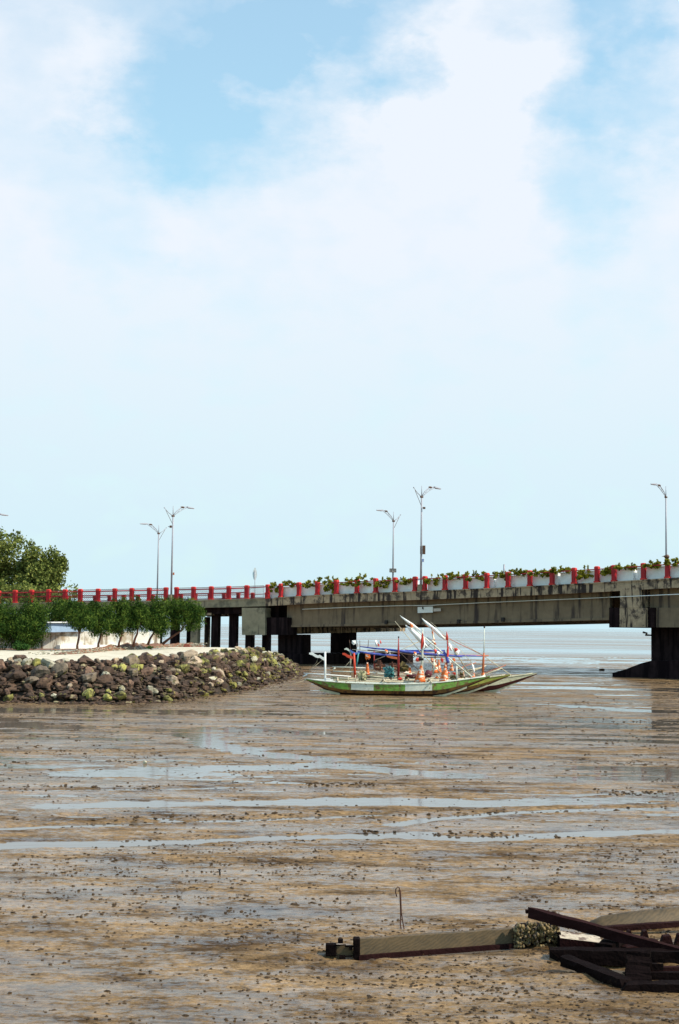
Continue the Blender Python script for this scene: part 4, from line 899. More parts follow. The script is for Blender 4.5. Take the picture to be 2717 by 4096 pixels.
# teardrop sign beyond
Yt = 122; t = thing('sign', 'white pointed oval sign on a thin pole behind the railing', 'sign', P(1020, 2400, Yt))
cc = P(1020, 2296, Yt); m = MB(); m.tube([P(1020, 2400, Yt), P(1020, 2282, Yt)], .03, 6); m.build('pole', 'galv', t)
m = MB(); pts = []
for i in range(20):
    a = 2 * math.pi * i / 20; pts.append(cc + Vector((math.sin(a) * .2 * (1 - .25 * abs(math.cos(a))), .05, math.cos(a) * .55)))
m.prism(pts, (0, .03, 0)); m.build('panel', 'white', t)
m = MB(); q = PL(2017, 2290, aM, cM + 3 * sM); m.tube([q - D(.6), q + D(.56)], .06, 8); tag(m.build('pipe', 'galv', loc=q - D(.6)), 'short grey pipe sticking up behind the vines on the main span', 'pipe')
q = eM(2671, .15); t = thing('floodlight', 'dark hooded floodlight on top of the red post near the right edge', 'floodlight', q + D(1.09))
m = MB(); m.tube([q + D(1.08), q + D(1.25)], .05, 6); m.build('bracket', 'lampdark', t)
m = MB(); m.blobm(q + D(1.36) + Vector((-.04, -.02, 0)), (.17, .13, .13), lump=.12); m.add([q + Vector((-.35, -.1, 1.36)), q + Vector((-.35, .1, 1.36)), q + Vector((-.1, .12, 1.47)), q + Vector((-.1, -.12, 1.47)), q + Vector((-.1, -.12, 1.36)), q + Vector((-.1, .12, 1.36))], [(0, 1, 2, 3), (0, 3, 4), (1, 5, 2), (0, 4, 5, 1), (3, 2, 5, 4)]); m.build('housing', 'lampdark', t)
t = thing('notice_board', 'white rectangular board fixed on the bridge girder above the boats', 'board', PL(1701, 2439, aM, cM + .7 * sM))
m = MB(); m.prism([PL(x, y, aM, cM + .60 * sM) for x, y in ((1671, 2452), (1731, 2450), (1731, 2426), (1671, 2428))], nM * .05); m.build('panel', 'white', t)
m = MB(); m.prism([PL(x, y, aM, cM + .58 * sM) for x, y in ((1689, 2436), (1694, 2438), (1694, 2428), (1689, 2428))], nM * .015); m.build('stain', 'black', t)
m = MB(); m.prism([PL(x, y, aM, cM + .62 * sM) for x, y in ((1734, 2446), (1763, 2445), (1763, 2433), (1734, 2434))], nM * .03); tag(m.build('notice_board', 'signgrey', loc=PL(1748, 2440, aM, cM + .6 * sM)), 'small faded plate right of the white board on the girder', 'board')

# ------------------------------------------------------------------ boats
def make_boat(name_label, Y, pxc, mats, sc=1.0, xoff=0):
    """local x along the boat, bow to the right"""
    base = G(pxc, 2781); base = P(pxc, 2781, Y); base.z = 0.0
    t = thing('fishing_boat', name_label, 'boat', base, 'narrow wooden outrigger boats moored side by side')
    st_ = [-3.55, -3.1, -2.65, -2.0, -1.0, 0, 1.0, 1.9, 2.5, 3.1, 3.7, 4.35]
    zg = [.70, .64, .60, .565, .54, .53, .545, .60, .66, .735, .82, .93]
    zk = [.64, .42, .20, .04, 0, 0, 0, .01, .10, .32, .58, .86]
    hb = [.03, .12, .22, .34, .42, .44, .42, .35, .26, .16, .09, .03]
    m = MB(); rows_ = []
    # refine
    xs = np.linspace(st_[0], st_[-1], 42); ZG = np.interp(xs, st_, zg); ZK = np.interp(xs, st_, zk); HB = np.interp(xs, st_, hb)
    o_ = Vector((base.x, base.y, 0)); vs = []
    for x, g_, k_, b_ in zip(xs, ZG, ZK, HB):
        c1 = k_ + (g_ - k_) * .47; c2 = k_ + (g_ - k_) * .2
        ring = [(-b_, g_), (-b_ * .93, c1), (-b_ * .66, c2), (0, k_), (b_ * .66, c2), (b_ * .93, c1), (b_, g_),
                (b_ * .86, g_), (b_ * .7, k_ + (g_ - k_) * .35), (0, k_ + (g_ - k_) * .2), (-b_ * .7, k_ + (g_ - k_) * .35), (-b_ * .86, g_)]
        vs += [o_ + Vector((x * sc, y * sc, z * sc - .03)) for y, z in ring]
    nr = 12; fs = []; mi = []
    for i in range(41):
        xm = (xs[i] + xs[i + 1]) / 2
        for k in range(nr):
            f_ = (i * nr + k, i * nr + (k + 1) % nr, (i + 1) * nr + (k + 1) % nr, (i + 1) * nr + k); fs.append(f_)
            if k in (0, 5): q_ = 0 if (xm < -1.55 or -.65 < xm < .75 or xm > 1.9) else 1
            elif k in (1, 4): q_ = 2
            elif k in (2, 3): q_ = 3
            elif k in (6, 11): q_ = 1
            else: q_ = 4
            mi.append(q_)
    m.v = vs; m.f = fs; m.m = mi; m.smooth = [False] * len(fs); m.f += [tuple(range(nr)), tuple(range(41 * nr + nr - 1, 41 * nr - 1, -1))]; m.m += [1, 1]; m.smooth += [False] * 2
    m.build('hull', mats + ['inner'], t)
    for sg in (-1, 1):
        m = MB(); m.tube([o_ + Vector((x * sc, sg * b_ * sc, g_ * sc - .02)) for x, g_, b_ in list(zip(xs, ZG, HB))[::2]], .028, 6); m.build('gunwale_rail', mats[1], t)
    # lower prow blades
    for pts, nm in (([(1.9, -.01, .12), (2.45, .02, .19), (3.0, .22, .32), (3.36, .36, .46)], 'prow_blade'), ([(-2.1, .0, .1), (-2.6, .08, .19), (-2.98, .17, .27)], 'stern_blade')):
        m = MB(); n_ = len(pts); vs = []
        for i, (x, za, zb) in enumerate(pts):
            w_ = .09 * (1 - .5 * i / n_)
            vs += [o_ + Vector((x * sc, -w_, za * sc)), o_ + Vector((x * sc, w_, za * sc)), o_ + Vector((x * sc, w_, zb * sc)), o_ + Vector((x * sc, -w_, zb * sc))]
        fs = [(i * 4 + k, i * 4 + (k + 1) % 4, i * 4 + 4 + (k + 1) % 4, i * 4 + 4 + k) for i in range(n_ - 1) for k in range(4)] + [(0, 1, 2, 3), (n_ * 4 - 1, n_ * 4 - 2, n_ * 4 - 3, n_ * 4 - 4)]
        m.add(vs, fs); m.build(nm, 'hpale', t)
    for x in (-2.4, -1.5, -.6, .5, 1.4, 2.3):
        z_ = float(np.interp(x, st_, zg)); b_ = float(np.interp(x, st_, hb)); m = MB(); m.box(o_ + Vector((x * sc, 0, z_ * sc - .10)), (.16, b_ * 1.6 * sc, .035)); m.build('thwart', 'bamboo', t)
    # outrigger float on the far side with three booms
    fz = .52; fy = 1.75
    m = MB(); m.tube([o_ + Vector((-3.7, fy, fz + .05)), o_ + Vector((-1, fy, fz - .02)), o_ + Vector((2, fy, fz)), o_ + Vector((3.4, fy, fz + .18))], [.045, .065, .065, .04], 7); m.build('outrigger_float', 'bamboo', t)
    for x in (-2.2, -.2, 1.8): m = MB(); m.tube([o_ + Vector((x, -.5, .62)), o_ + Vector((x, .8, .70)), o_ + Vector((x, fy, fz + .06))], .035, 6); m.build('outrigger_boom', 'bamboo', t)
    return t
b1 = make_boat('nearest outrigger boat, hull striped green and white', 61.6, 1555, ['hgreen', 'hwhite', 'hrust', 'hdark'])
b2 = make_boat('middle outrigger boat, yellow-green bow showing behind the green and white one', 63.9, 1650, ['holive', 'hpale', 'hrust', 'hdark'])
b3 = make_boat('farthest outrigger boat, pale bow reaching farthest right with dark red bottom', 66.4, 1772, ['hpale', 'hpale', 'hred', 'hred'], 1.0)
Y1, Y2, Y3 = 61.6, 63.9, 66.4
def pole(name, bt_, Y, pts, r_, mt, seg=7): m = MB(); m.tube([P(x, y, Y) for x, y in pts], r_, seg); return m.build(name, mt, bt_)
def curl(name, bt_, Y, pts, mt, th=.05):       # carved wavy arm: flat shape with thickness
    k = Y / F; top_ = [P(x, y - w, Y) for x, y, w in pts]; bot = [P(x, y + w, Y) for x, y, w in pts]; m = MB(); m.strip(top_, bot, (0, th, 0)); return m.build(name, mt, bt_)
def cloth(name, bt_, Y, pts, mt, th=.03):      # irregular hanging cloth with folds
    k = len(pts); m = MB(); c = Vector((0, 0, 0)); P3 = [P(x, y, Y) for x, y in pts]
    for p in P3: c += p / k
    vs = [p + Vector((0, random.uniform(-.06, .06), 0)) for p in P3] + [c + Vector((0, -.07, 0))]; vs2 = [v + Vector((0, th, 0)) for v in vs]; n_ = len(vs)
    fs = [(i, (i + 1) % k, k) for i in range(k)] + [(n_ + k, n_ + (i + 1) % k, n_ + i) for i in range(k)] + [(i, n_ + i, n_ + (i + 1) % k, (i + 1) % k) for i in range(k)]
    m.add(vs + vs2, fs); return m.build(name, mt, bt_)
def skirt(bt_, Y, px, y0, y1, w, mt='orangecloth', nm='net_skirt', lean=0):
    m = MB(); k = Y / F; seg = 14; rings = 9; vs = []
    for i in range(rings):
        u = i / (rings - 1); p = P(px + lean * (1 - u), y0 + (y1 - y0) * u, Y); rr_ = (.035 + (w / 2 * k - .035) * u ** 1.1)
        for j in range(seg):
            a = 6.283 * j / seg; q = rr_ * (1 + .22 * math.sin(a * 4 + u * 2) * u + .1 * noise.noise(Vector((j, i, px)))); vs.append(p + Vector((math.cos(a) * q, math.sin(a) * q * .8, 0)))
    fs = [(i * seg + j, i * seg + (j + 1) % seg, (i + 1) * seg + (j + 1) % seg, (i + 1) * seg + j) for i in range(rings - 1) for j in range(seg)] + [tuple(range(seg)), tuple(range(rings * seg - 1, (rings - 1) * seg - 1, -1))]
    m.add(vs, fs, 0, True); return m.build(nm, mt, bt_)
# --- boat 1
pole('stern_post', b1, Y1, [(1301, 2728), (1301, 2607)], [.048, .045], 'white')
curl('carved_arm', b1, Y1 - .05, [(1237, 2614, 3), (1250, 2615, 6), (1262, 2623, 6), (1272, 2627, 5), (1280, 2625, 6), (1290, 2633, 6), (1300, 2637, 7)], 'white')
m = MB(); m.box(P(1298, 2722, Y1), (.75, .2, .10)); m.build('deck_block', 'white', b1)
m = MB(); m.box(P(1313, 2720, Y1 - .05), (.2, .3, .15)); m.build('deck_block', 'white', b1)
pole('rope', b1, Y1, [(1292, 2638), (1260, 2665), (1233, 2690)], .008, 'bamboo', 4); pole('rope', b1, Y1, [(1273, 2628), (1268, 2648), (1228, 2692)], .008, 'bamboo', 4)
pole('mooring_rope', b1, Y1, [(1238, 2716), (1200, 2728), (1130, 2745)], .010, 'bamboo', 4)
pole('side_rail', b1, Y1 + .3, [(1215, 2693), (1300, 2698), (1405, 2706)], .022, 'white'); pole('side_rail', b1, Y1 + .35, [(1222, 2708), (1330, 2716), (1420, 2713)], .018, 'bamboo')
m = MB(); a = P(1212, 2706, Y1 + .3); b_ = P(1230, 2697, Y1 + .3); m.tube([a, b_], [.035, .03], 6); m.build('rail_end', 'white', b1)
pole('mast', b1, Y1, [(1688, 2728), (1690, 2600), (1691, 2512)], [.05, .045, .025], 'hwhite')
skirt(b1, Y1, 1679, 2650, 2729, 40, lean=9)
cloth('flag', b1, Y1 - .06, [(1689, 2528), (1694, 2540), (1696, 2575), (1690, 2600), (1683, 2596), (1684, 2560)], 'redcloth')
cloth('flag', b1, Y1 - .04, [(1694, 2545), (1701, 2560), (1700, 2585), (1694, 2600), (1696, 2575)], 'whitecloth')
m = MB(); m.blobm(P(1684, 2636, Y1), (.13, .09, .08), 3, lump=.3); m.build('mast_wrap', 'black', b1); m = MB(); m.blobm(P(1671, 2639, Y1), (.10, .08, .08), 5, lump=.3); m.build('float_ball', 'redcloth', b1)
pole('spar', b1, Y1 + .1, [(1580, 2485), (1680, 2605), (1795, 2724)], [.012, .018, .02], 'bamboo')
pole('spar', b1, Y1 + .3, [(1600, 2461), (1700, 2552), (1888, 2708)], [.012, .03, .035], 'hwhite')
m = MB(); m.tube([P(x, y, Y1 + .3) for x, y in ((1604, 2466), (1625, 2482), (1650, 2500), (1682, 2522))], [.015, .05, .07, .03], 7); m.build('furled_sail', 'whitecloth', b1)
m = MB(); m.tube([P(x, y, Y1 + .25) for x, y in ((1622, 2500), (1645, 2520), (1672, 2546), (1690, 2570), (1712, 2590))], [.015, .08, .12, .09, .03], 8); m.build('furled_sail', 'whitecloth', b1)
cloth('patch', b1, Y1 + .15, [(1640, 2490), (1652, 2498), (1653, 2512), (1643, 2513)], 'orangecloth')
pole('stay_post', b1, Y1, [(1827, 2722), (1827, 2665)], .035, 'hwhite'); pole('rail_post', b1, Y1, [(1422, 2728), (1422, 2700)], .02, 'bamboo'); pole('rail_post', b1, Y1, [(1393, 2726), (1393, 2708)], .02, 'bamboo')
skirt(b1, Y1 + .1, 1776, 2652, 2728, 36, lean=8)
m = MB(); m.tube([P(x, y, Y1 + .1) for x, y in ((1775, 2608), (1786, 2622), (1790, 2640), (1793, 2652))], [.05, .07, .07, .05], 8); m.build('tarp_roll', 'bluecloth', b1)
pole('mast', b1, Y1 + .1, [(1782, 2726), (1792, 2600), (1787, 2530)], [.04, .035, .02], 'dredw')
cloth('flag', b1, Y1, [(1787, 2524), (1793, 2545), (1794, 2562), (1783, 2560), (1785, 2540)], 'redcloth'); cloth('flag', b1, Y1 + .02, [(1791, 2580), (1796, 2590), (1796, 2625), (1788, 2628), (1787, 2600)], 'redcloth')
cloth('flag', b1, Y1 + .04, [(1795, 2570), (1808, 2582), (1810, 2604), (1803, 2604), (1796, 2590)], 'whitecloth')
# --- boat 2
pole('stern_post', b2, Y2, [(1421, 2712), (1416, 2612)], [.055, .05], 'redw')
curl('carved_arm', b2, Y2 - .05, [(1370, 2615, 3), (1380, 2617, 5), (1392, 2625, 6), (1402, 2628, 6), (1414, 2632, 5)], 'redw')
pole('rope', b2, Y2, [(1410, 2634), (1385, 2662), (1362, 2684)], .009, 'bamboo', 4)
pole('side_rail', b2, Y2, [(1330, 2668), (1400, 2669), (1470, 2672)], .022, 'hwhite'); pole('side_rail', b2, Y2, [(1332, 2685), (1400, 2687), (1480, 2691), (1600, 2698)], .022, 'hwhite')
pole('rail_end', b2, Y2, [(1332, 2679), (1342, 2671)], .03, 'hwhite'); pole('side_rail', b2, Y2 + .2, [(1425, 2676), (1500, 2678), (1570, 2700), (1700, 2702)], .02, 'bamboo')
pole('mast', b2, Y2, [(1594, 2712), (1594, 2612), (1595, 2552)], [.055, .05, .018], 'dredw')
m = MB(); m.blobm(P(1595, 2549, Y2), (.035, .035, .045), 1, lump=.1, seg=7, ring=5); m.build('mast_ball', 'black', b2)
curl('carved_arm', b2, Y2 - .05, [(1547, 2624, 3), (1556, 2627, 4), (1570, 2630, 5), (1590, 2633, 4)], 'orangew')
def boom(bt_, Y, pts, r_, mt): m = MB(); m.tube([P(x, y, Y) for x, y in pts], r_, 7); return m.build('furled_sail', mt, bt_)
boom(b2, Y2, [(1430, 2605), (1480, 2614), (1540, 2620), (1600, 2622)], [.03, .05, .05, .03], 'bluecloth')
boom(b2, Y2 + .1, [(1528, 2596), (1600, 2604), (1700, 2616), (1790, 2622), (1850, 2626)], [.04, .06, .065, .05, .04], 'bluecloth')
pole('boom', b2, Y2, [(1470, 2600), (1600, 2612), (1700, 2630), (1780, 2628)], .022, 'inner')
boom(b2, Y2 + .2, [(1620, 2604), (1690, 2603), (1780, 2603)], [.045, .05, .04], 'bluecloth')
pole('spar', b2, Y2 + .1, [(1687, 2471), (1790, 2560), (1885, 2706)], [.012, .025, .025], 'bamboo')
m = MB(); m.tube([P(x, y, Y2 + .1) for x, y in ((1689, 2474), (1710, 2495), (1740, 2520), (1762, 2542), (1784, 2560))], [.015, .07, .085, .08, .03], 8); m.build('furled_sail', 'whitecloth', b2)
m = MB(); m.tube([P(x, y, Y2 + .05) for x, y in ((1705, 2545), (1720, 2556), (1735, 2566))], [.02, .045, .03], 7); m.build('furled_sail', 'whitecloth', b2)
cloth('flag', b2, Y2, [(1726, 2506), (1731, 2520), (1741, 2562), (1735, 2564), (1728, 2540)], 'orangecloth'); cloth('flag', b2, Y2, [(1722, 2557), (1738, 2564), (1748, 2580), (1740, 2578), (1730, 2568)], 'orangecloth')
pole('mast', b2, Y2 + .1, [(1742, 2690), (1741, 2600), (1727, 2506)], [.035, .03, .015], 'bamboo'); skirt(b2, Y2 + .1, 1740, 2635, 2692, 30); skirt(b2, Y2 + .4, 1807, 2652, 2684, 16)
cloth('flag', b2, Y2 + .2, [(1815, 2592), (1830, 2598), (1842, 2600), (1834, 2618), (1824, 2622), (1816, 2620)], 'whitecloth'); cloth('flag', b2, Y2 + .1, [(1817, 2592), (1829, 2592), (1833, 2600), (1820, 2608)], 'redcloth')
pole('post', b2, Y2, [(1735, 2698), (1736, 2635)], .04, 'hwhite')
cloth('pennant', b2, Y2 - .1, [(1887, 2652), (1896, 2662), (1900, 2690), (1894, 2692), (1890, 2675)], 'whitecloth'); pole('spar', b2, Y2, [(1722, 2487), (1830, 2585), (1895, 2660)], [.008, .012, .012], 'bamboo')
# --- boat 3
pole('stern_post', b3, Y3, [(1402, 2700), (1404, 2605)], [.035, .035], 'bamboo')
curl('carved_arm', b3, Y3 - .05, [(1378, 2597, 2), (1386, 2595, 4), (1394, 2599, 5), (1401, 2607, 5)], 'hwhite'); curl('carved_arm', b3, Y3 - .08, [(1401, 2600, 3), (1408, 2608, 5), (1420, 2614, 5), (1440, 2612, 3)], 'bluep')
pole('post', b3, Y3 - .1, [(1425, 2680), (1434, 2612)], .035, 'tealw')
pole('side_rail', b3, Y3, [(1410, 2598), (1470, 2602), (1560, 2610)], .018, 'bamboo'); pole('post', b3, Y3, [(1497, 2680), (1497, 2600)], .028, 'dredw')
boom(b3, Y3, [(1440, 2586), (1500, 2594), (1560, 2598), (1640, 2606)], [.02, .04, .04, .03], 'bluecloth')
boom(b3, Y3, [(1760, 2622), (1850, 2623), (1930, 2624)], [.035, .04, .035], 'bluecloth'); pole('boom', b3, Y3, [(1620, 2600), (1760, 2618), (1850, 2622), (1955, 2623)], .03, 'orangew')
pole('mast', b3, Y3, [(1931, 2716), (1934, 2640), (1936, 2612)], [.06, .05, .04], 'orangew'); pole('mast_top', b3, Y3, [(1936, 2618), (1938, 2512)], [.025, .02], 'hwhite')
m = MB(); m.blobm(P(1938, 2508, Y3), (.045, .045, .055), 2, lump=.1, seg=7, ring=5); m.build('mast_ball', 'black', b3)
skirt(b3, Y3, 1932, 2680, 2712, 22); pole('spar', b3, Y3, [(1825, 2558), (1936, 2624), (2052, 2706)], [.010, .018, .02], 'bamboo')
for pts in ([(1440, 2562), (1440, 2600)], [(1398, 2560), (1404, 2605)], [(1431, 2572), (1426, 2600)], [(1475, 2560), (1472, 2590)]): pole('stick', b3, Y3, pts, .014, 'lampdark', 5)
cloth('flag', b3, Y3 - .02, [(1408, 2562), (1424, 2561), (1425, 2575), (1414, 2580), (1408, 2574)], 'whitecloth'); cloth('flag', b3, Y3 - .03, [(1500, 2562), (1508, 2560), (1512, 2580), (1510, 2588), (1502, 2584)], 'whitecloth')
cloth('flag', b3, Y3 - .04, [(1511, 2572), (1517, 2576), (1519, 2586), (1513, 2586)], 'redcloth'); cloth('flag', b3, Y3 - .04, [(1519, 2562), (1523, 2562), (1527, 2574), (1522, 2575)], 'redcloth')
cloth('flag', b3, Y3 - .05, [(1559, 2600), (1562, 2606), (1563, 2618), (1555, 2616)], 'whitecloth')
cloth('net_bundle', b3, Y3 - .3, [(1461, 2616), (1480, 2616), (1483, 2632), (1476, 2640), (1470, 2634), (1467, 2642), (1462, 2634)], 'orangecloth', .1)
for pts in ([(1800, 2702), (1880, 2690), (1945, 2662)], [(1805, 2692), (1880, 2680), (1935, 2668)], [(1850, 2708), (1950, 2694), (2010, 2672)]): pole('bamboo_rail', b3, Y3 + .3, pts, .026, 'bamboo')
for px, y0, y1, w, Yq, bb in ((1470, 2650, 2700, 18, Y2, b2), (1640, 2665, 2712, 20, Y2 + .3, b2), (1850, 2668, 2712, 16, Y2 + .2, b2), (1755, 2640, 2690, 22, Y3, b3), (1895, 2690, 2716, 14, Y2, b2)): skirt(bb, Yq, px, y0, y1, w)
for i, (pa, pb, Yq, bb) in enumerate((((1500, 2640), (1690, 2560), Y3, b3), ((1560, 2700), (1740, 2560), Y2, b2), ((1700, 2500), (1930, 2620), Y3, b3), ((1650, 2530), (1860, 2690), Y2 + .2, b2), ((1590, 2600), (1700, 2700), Y3, b3), ((1760, 2690), (1905, 2650), Y3, b3), ((1480, 2700), (1660, 2690), Y2, b2), ((1820, 2715), (2000, 2668), Y3 + .5, b3), ((1870, 2712), (2025, 2660), Y3 + .6, b3))):
    pole('bamboo_pole', bb, Yq, [pa, ((pa[0] + pb[0]) / 2, (pa[1] + pb[1]) / 2 + 4), pb], .016, ('bamboo', 'inner', 'orangew')[i % 3], 5)
for i in range(16):
    x = random.uniform(1500, 1900); y = random.uniform(2690, 2716); m = MB(); m.blobm(P(x, y, Y2 - .4 + random.uniform(-.2, .3)), (random.uniform(.06, .16), .08, random.uniform(.04, .09)), i, lump=.5, seg=8, ring=6, sm=False, freq=3); m.build('net_heap', ('redcloth', 'orangecloth', 'inner', 'olivecloth')[i % 4], b2)
for i, (x, y, mt) in enumerate(((1742, 2605, 'redcloth'), (1752, 2612, 'whitecloth'), (1768, 2640, 'redcloth'), (1800, 2645, 'whitecloth'), (1728, 2640, 'orangecloth'), (1815, 2640, 'orangecloth'), (1660, 2615, 'orangecloth'), (1545, 2606, 'orangecloth'))):
    cloth('rag', b2, Y2 - .1, [(x - 5, y - 9), (x + 6, y - 6), (x + 7, y + 5), (x + 1, y + 11), (x - 4, y + 4)], mt)
# covered gear lying in the boats
def bundle(px, py, Y, rx, rz, mt, label, nm='tarp_bundle', cat='bundle', seed=1, extra=None, lump=.45):
    c = P(px, py, Y); k = Y / F; t = thing(nm, label, cat, c - D(rz * k)); m = MB(); m.blobm(c, (rx * k, rx * k * .8, rz * k), seed, lump=lump * 1.3, seg=16, ring=12, freq=3.4, sm=False); m.v = [(v[0], v[1], max(v[2], c.z - rz * k * .85)) for v in m.v]; m.build('cover', mt, t)
    m = MB(); m.tube([c + Vector((-rx * k * .9, -.05, -rz * k * .3)), c + Vector((0, -rx * k * .85, -rz * k * .1)), c + Vector((rx * k * .9, -.05, -rz * k * .3))], .012, 5); m.build('rope', 'bamboo', t)
    if extra: extra(t, c, k)
def topknob(t, c, k): m = MB(); m.blobm(c + Vector((-12 * k, 0, 18 * k)), (8 * k, 8 * k, 7 * k), 4, lump=.2); m.build('engine_top', 'black', t)
bundle(1515, 2665, Y2 + .1, 18, 20, 'browncloth', 'brown crumpled cover over gear left of the teal cover', seed=2, extra=topknob)
bundle(1556, 2690, Y1 + .9, 20, 22, 'tealcloth', 'teal tarpaulin bundle in the middle of the boats', seed=3)
bundle(1612, 2672, Y3 - .2, 22, 18, 'olivecloth', 'dark olive cover right of the dark red mast', seed=4)
bundle(1572, 2668, Y3 + .2, 16, 14, 'browncloth', 'dark brown heap behind the teal tarpaulin', seed=9)
bundle(1450, 2706, Y1 + .7, 16, 20, 'beigecloth', 'beige patched cloth over gear near the red stern post', seed=5, lump=.5)
bundle(1714, 2697, Y2 - .5, 15, 16, 'maroonp', 'dark maroon round drum right of the orange net cone', 'drum', 'drum', 6, lump=.08)
bundle(1815, 2712, Y1 + .5, 13, 9, 'olivecloth', 'small pile of dark net beside the white stay post', 'net_pile', 'net', 7)
bundle(1655, 2706, Y2 - .6, 22, 9, 'hred', 'low dark red box left of the orange net cone', 'fish_box', 'box', 8, lump=.1)

# ------------------------------------------------------------------ foreground wreckage
pk = thing('broken_plank', 'long worn plank with iron fittings lying on the mud, left part of the wreck', 'plank', G(1437, 3842))
gl, gr = G(1437, 3840), G(2085, 3789)
def at_h(px, py, g): return P(px, py, g.y)
dv = Vector((gr.y - gl.y, -(gr.x - gl.x), 0)).normalized() * -1
n1 = 14; bt_ = [gl.lerp(gr, i / n1) + D(.015) for i in range(n1 + 1)]
tp_ = [P(1437 + (2085 - 1437) * i / n1, 3757 + (3711 - 3757) * i / n1 + random.uniform(-2, 2.5), bt_[i].y + .02) for i in range(n1 + 1)]
bt_ = [Vector((t_.x, b_.y, b_.z)) for t_, b_ in zip(tp_, bt_)]
m = MB(); m.strip(tp_, bt_, (0, .06, 0)); m.build('board', 'wood', pk, bevel=.004)
m = MB(); m.strip([b_ + D(.028) + Vector((0, -.035, 0)) for b_ in bt_], [b_ - D(.05) + Vector((0, -.035, 0)) for b_ in bt_], (0, .10, 0)); m.build('underside_shade', 'woodred', pk)  # dark strip painting the plank's shaded underside and its shadow
def fb(name, x0, x1, y0, y1, Y, th, mt, par, bev=.004):
    m = MB(); m.prism([P(x0, y1, Y), P(x1, y1, Y), P(x1, y0, Y), P(x0, y0, Y)], (0, th, 0)); return m.build(name, mt, par, bevel=bev)
Yp = gl.y
fb('end_plate', 1413, 1441, 3756, 3842, Yp - .03, .12, 'woodblack', pk, .012)
fb('tenon', 1345, 1412, 3782, 3822, Yp + .02, .03, 'wood', pk); fb('end_block', 1303, 1346, 3778, 3826, Yp - .01, .08, 'woodblack', pk, .008)
fb('bolt', 1352, 1373, 3758, 3774, Yp, .05, 'woodblack', pk); fb('bolt', 1358, 1382, 3824, 3844, Yp - .02, .05, 'woodblack', pk); fb('bolt', 1398, 1412, 3790, 3802, Yp - .02, .03, 'woodblack', pk)
m = MB(); m.tube([P(1380, 3785, Yp - .01), P(1413, 3785, Yp - .01)], .008, 5); m.tube([P(1340, 3781, Yp - .01), P(1384, 3779, Yp - .01)], .006, 5); m.tube([P(1380, 3826, Yp - .01), P(1413, 3823, Yp - .01)], .006, 5); m.tube([P(1303, 3806, Yp), P(1292, 3802, Yp)], .006, 5); m.build('iron_rod', 'woodblack', pk)
# barnacles around the plank end
bm_ = MB(); Tn = []
for i in range(330):
    x = random.uniform(2058, 2235); y = 3738 + random.gauss(0, 20) - (x - 2140) * .06; y = min(max(y, 3697), 3785); Yq = gr.y - .02 - random.random() * .07
    p = P(x, y, Yq); s_ = random.uniform(.008, .022); bm_.blobm(p, (s_, s_, s_ * 1.2), i * 1.7, lump=.3, seg=6, ring=4)
tag(bm_.build('barnacles', 'shell', pk), kind='stuff')
fb('post_stub', 2075, 2240, 3702, 3785, gr.y + .02, .14, 'woodblack', pk, .02)
wk = thing('boat_wreck', 'dark broken timbers of a wrecked boat half sunk in mud at the right', 'wreck', G(2560, 3870))
def beam(name, a, b, w, h, mt, par, roll=0, bev=.006):
    a = Vector(a); b = Vector(b); d = (b - a).normalized(); s_ = d.cross(Vector((0, 0, 1))).normalized(); u_ = s_.cross(d)
    m = MB(); n_ = 16; vs = []; sd_ = random.random() * 50
    for i in range(n_ + 1):
        c_ = a.lerp(b, i / n_)
        for k, (p_, q_) in enumerate(((-.5, -.5), (0, -.52), (.5, -.5), (.52, 0), (.5, .5), (0, .52), (-.5, .5), (-.52, 0))):
            j1 = noise.noise(Vector((i * .45, k * 1.7, sd_))) * .16 * h; j2 = noise.noise(Vector((i * .8, k * 2.1, sd_ + 9))) * .12 * h
            e_ = (random.uniform(-.25, .25) * w) if i in (0, n_) else 0
            vs.append(c_ + s_ * (p_ * w + j1) + u_ * (q_ * h + j2) + d * e_)
    fs = [(i * 8 + k, i * 8 + (k + 1) % 8, i * 8 + 8 + (k + 1) % 8, i * 8 + 8 + k) for i in range(n_) for k in range(8)] + [tuple(range(7, -1, -1)), tuple(range(n_ * 8, n_ * 8 + 8))]
    m.add(vs, fs); return m.build(name, mt, par)
Yw = gr.y
beam('long_beam', P(2215, 3822, 12.98), P(2860, 3832, 12.8), .16, .125, 'woodblack', wk)
fb('block', 2230, 2245, 3730, 3800, Yw - .1, .2, 'woodblack', wk)
beam('lower_strut', P(2262, 3842, 12.72), P(2505, 3936, 12.0), .12, .08, 'woodblack', wk)
beam('sill', P(2495, 3953, 11.95), P(2860, 3950, 11.95), .14, .09, 'woodblack', wk)
beam('post', P(2553, 3960, 12.1), P(2553, 3838, 12.35), .2, .185, 'woodblack', wk)
fb('side_board', 2592, 2860, 3868, 3935, 12.45, .05, 'woodred', wk); fb('side_board', 2595, 2655, 3855, 3883, 12.3, .04, 'woodblack', wk)
beam('cross_timber', P(2415, 3800, 13.05), P(2500, 3752, 13.5), .14, .10, 'woodblack', wk)
beam('rib', P(2500, 3800, 13.2), P(2620, 3768, 13.4), .1, .06, 'woodred', wk)
for (x0_, x1_, y0_, y1_) in ((2500, 2530, 3722, 3760), (2560, 2595, 3722, 3775), (2640, 2690, 3742, 3790), (2700, 2740, 3735, 3790)):
    m = MB(); m.prism([P(x0_, y1_, 13.6), P(x1_ + 8, y1_, 13.6), P(x1_ - 6, y0_, 13.6), P(x0_ + 14, y0_ + 4, 13.6)], (0, .08, 0)); m.build('rib_stub', 'woodred', wk, bevel=.004)
beam('stringer', P(2350, 3720, 14.05), P(2860, 3686, 14.3), .06, .05, 'woodred', wk)
fb('shade_board', 2400, 2860, 3772, 3822, Yw + .1, .05, 'woodblack', wk); fb('shade_board', 2600, 2860, 3890, 3960, 12.2, .05, 'woodblack', wk)  # added dark boards that stand in for the deep shade inside the wreck
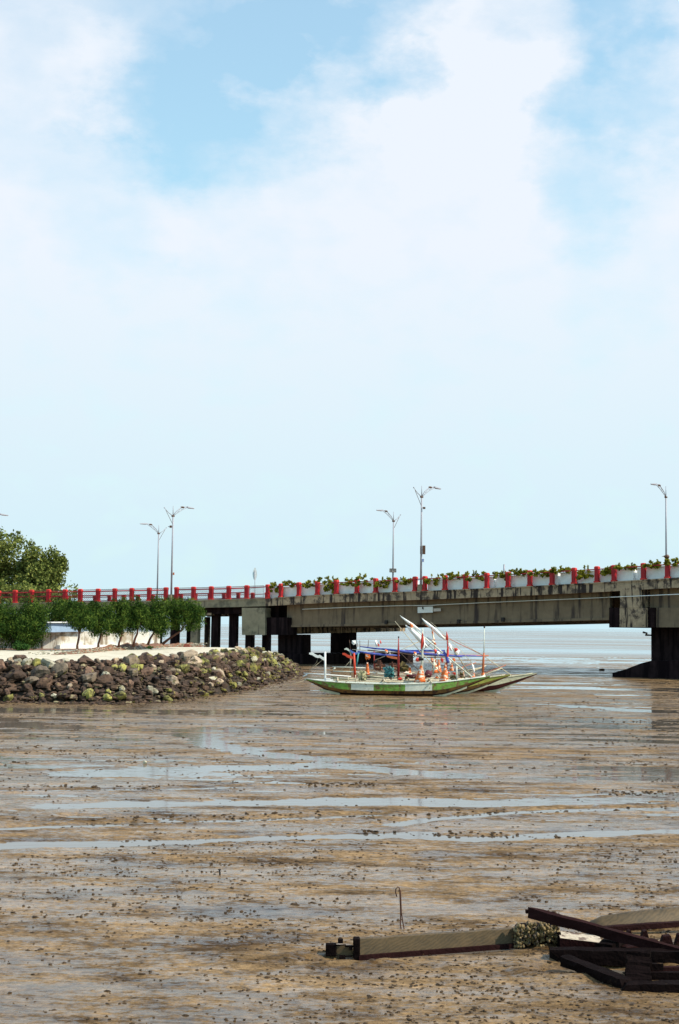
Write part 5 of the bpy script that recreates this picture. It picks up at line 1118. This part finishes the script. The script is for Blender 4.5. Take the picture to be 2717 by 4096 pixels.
# buried side planking (broad brown surface)
hp = [G(2315, 3706, .02), G(2400, 3668, .12), G(2520, 3645, .18), G(2717, 3626, .2), G(2950, 3612, .2)]; hb_ = [G(2345, 3722, .02), G(2420, 3722, .03), G(2540, 3716, .05), G(2717, 3706, .05), G(2950, 3695, .05)]
m = MB(); vs = []
for i, (a, b_) in enumerate(zip(hp, hb_)):
    for k in range(6): t_ = k / 5; p = a.lerp(b_, t_); p.z += .06 * math.sin(math.pi * t_) * (0 if i == 0 else 1); vs.append(p)
fs = [(i * 6 + k, i * 6 + k + 1, (i + 1) * 6 + k + 1, (i + 1) * 6 + k) for i in range(4) for k in range(5)]; m.add(vs, fs, 0, True)
o = m.build('side_planking', 'wood', wk); s_ = o.modifiers.new('thick', 'SOLIDIFY'); s_.thickness = .05
tm = thing('loose_timber', 'dark red timber lying slantwise on top of the wreck', 'timber', P(2400, 3722, 13.3))
beam('timber', P(2118, 3648, 13.5), P(2860, 3848, 12.75), .07, .088, 'woodred', tm)
fb('notched_end', 2104, 2124, 3641, 3655, 13.49, .05, 'woodred', tm, .003)
bxo = thing('timber_block', 'short timber block with painted sunlit top in front of the wreck', 'block', P(2320, 3800, Yw - .2))
bx = [P(2232, 3724, Yw + .05), P(2398, 3744, Yw - .05), P(2412, 3772, Yw - .28), P(2242, 3752, Yw - .22)]
bw = [Vector((p.x, p.y, p.z - .13)) for p in bx]
m = MB(); m.add(bx + bw, [(0, 1, 2, 3)], 1); m.add(bx + bw, [(7, 6, 5, 4), (3, 2, 6, 7), (0, 3, 7, 4), (2, 1, 5, 6), (1, 0, 4, 5)], 0); m.build('body', ['woodred', 'woodlit'], bxo)  # top face gets the sunlit tone, the sides stay dark
# hooked wire and small peg
Gh = G(1612, 3728); pts = [(1588, 3587), (1583, 3570), (1584, 3556), (1592, 3547), (1598, 3552), (1600, 3565), (1601, 3600), (1603, 3650), (1602, 3700), (1606, 3720), (1612, 3726), (1617, 3715), (1612, 3690), (1606, 3650), (1604, 3600), (1602, 3560)]
m = MB(); m.tube([P(x, y, Gh.y + .01) for x, y in pts], .0065, 6); m.build('hook_wire', 'rust', loc=Gh)
tag(bpy.data.objects['hook_wire'], 'thin rusty hooked wire loop standing in the mud behind the plank', 'wire')
Gp = G(881, 3510); t = thing('peg', 'small black peg standing alone in the mud on the left', 'peg', Gp)
m = MB(); m.tube([P(881, 3512, Gp.y), P(879, 3478, Gp.y)], [.012, .010], 7); m.build('stick', 'black', t); m = MB(); m.tube([P(879, 3480, Gp.y), P(879, 3476, Gp.y)], .018, 7); m.build('cap', 'black', t)
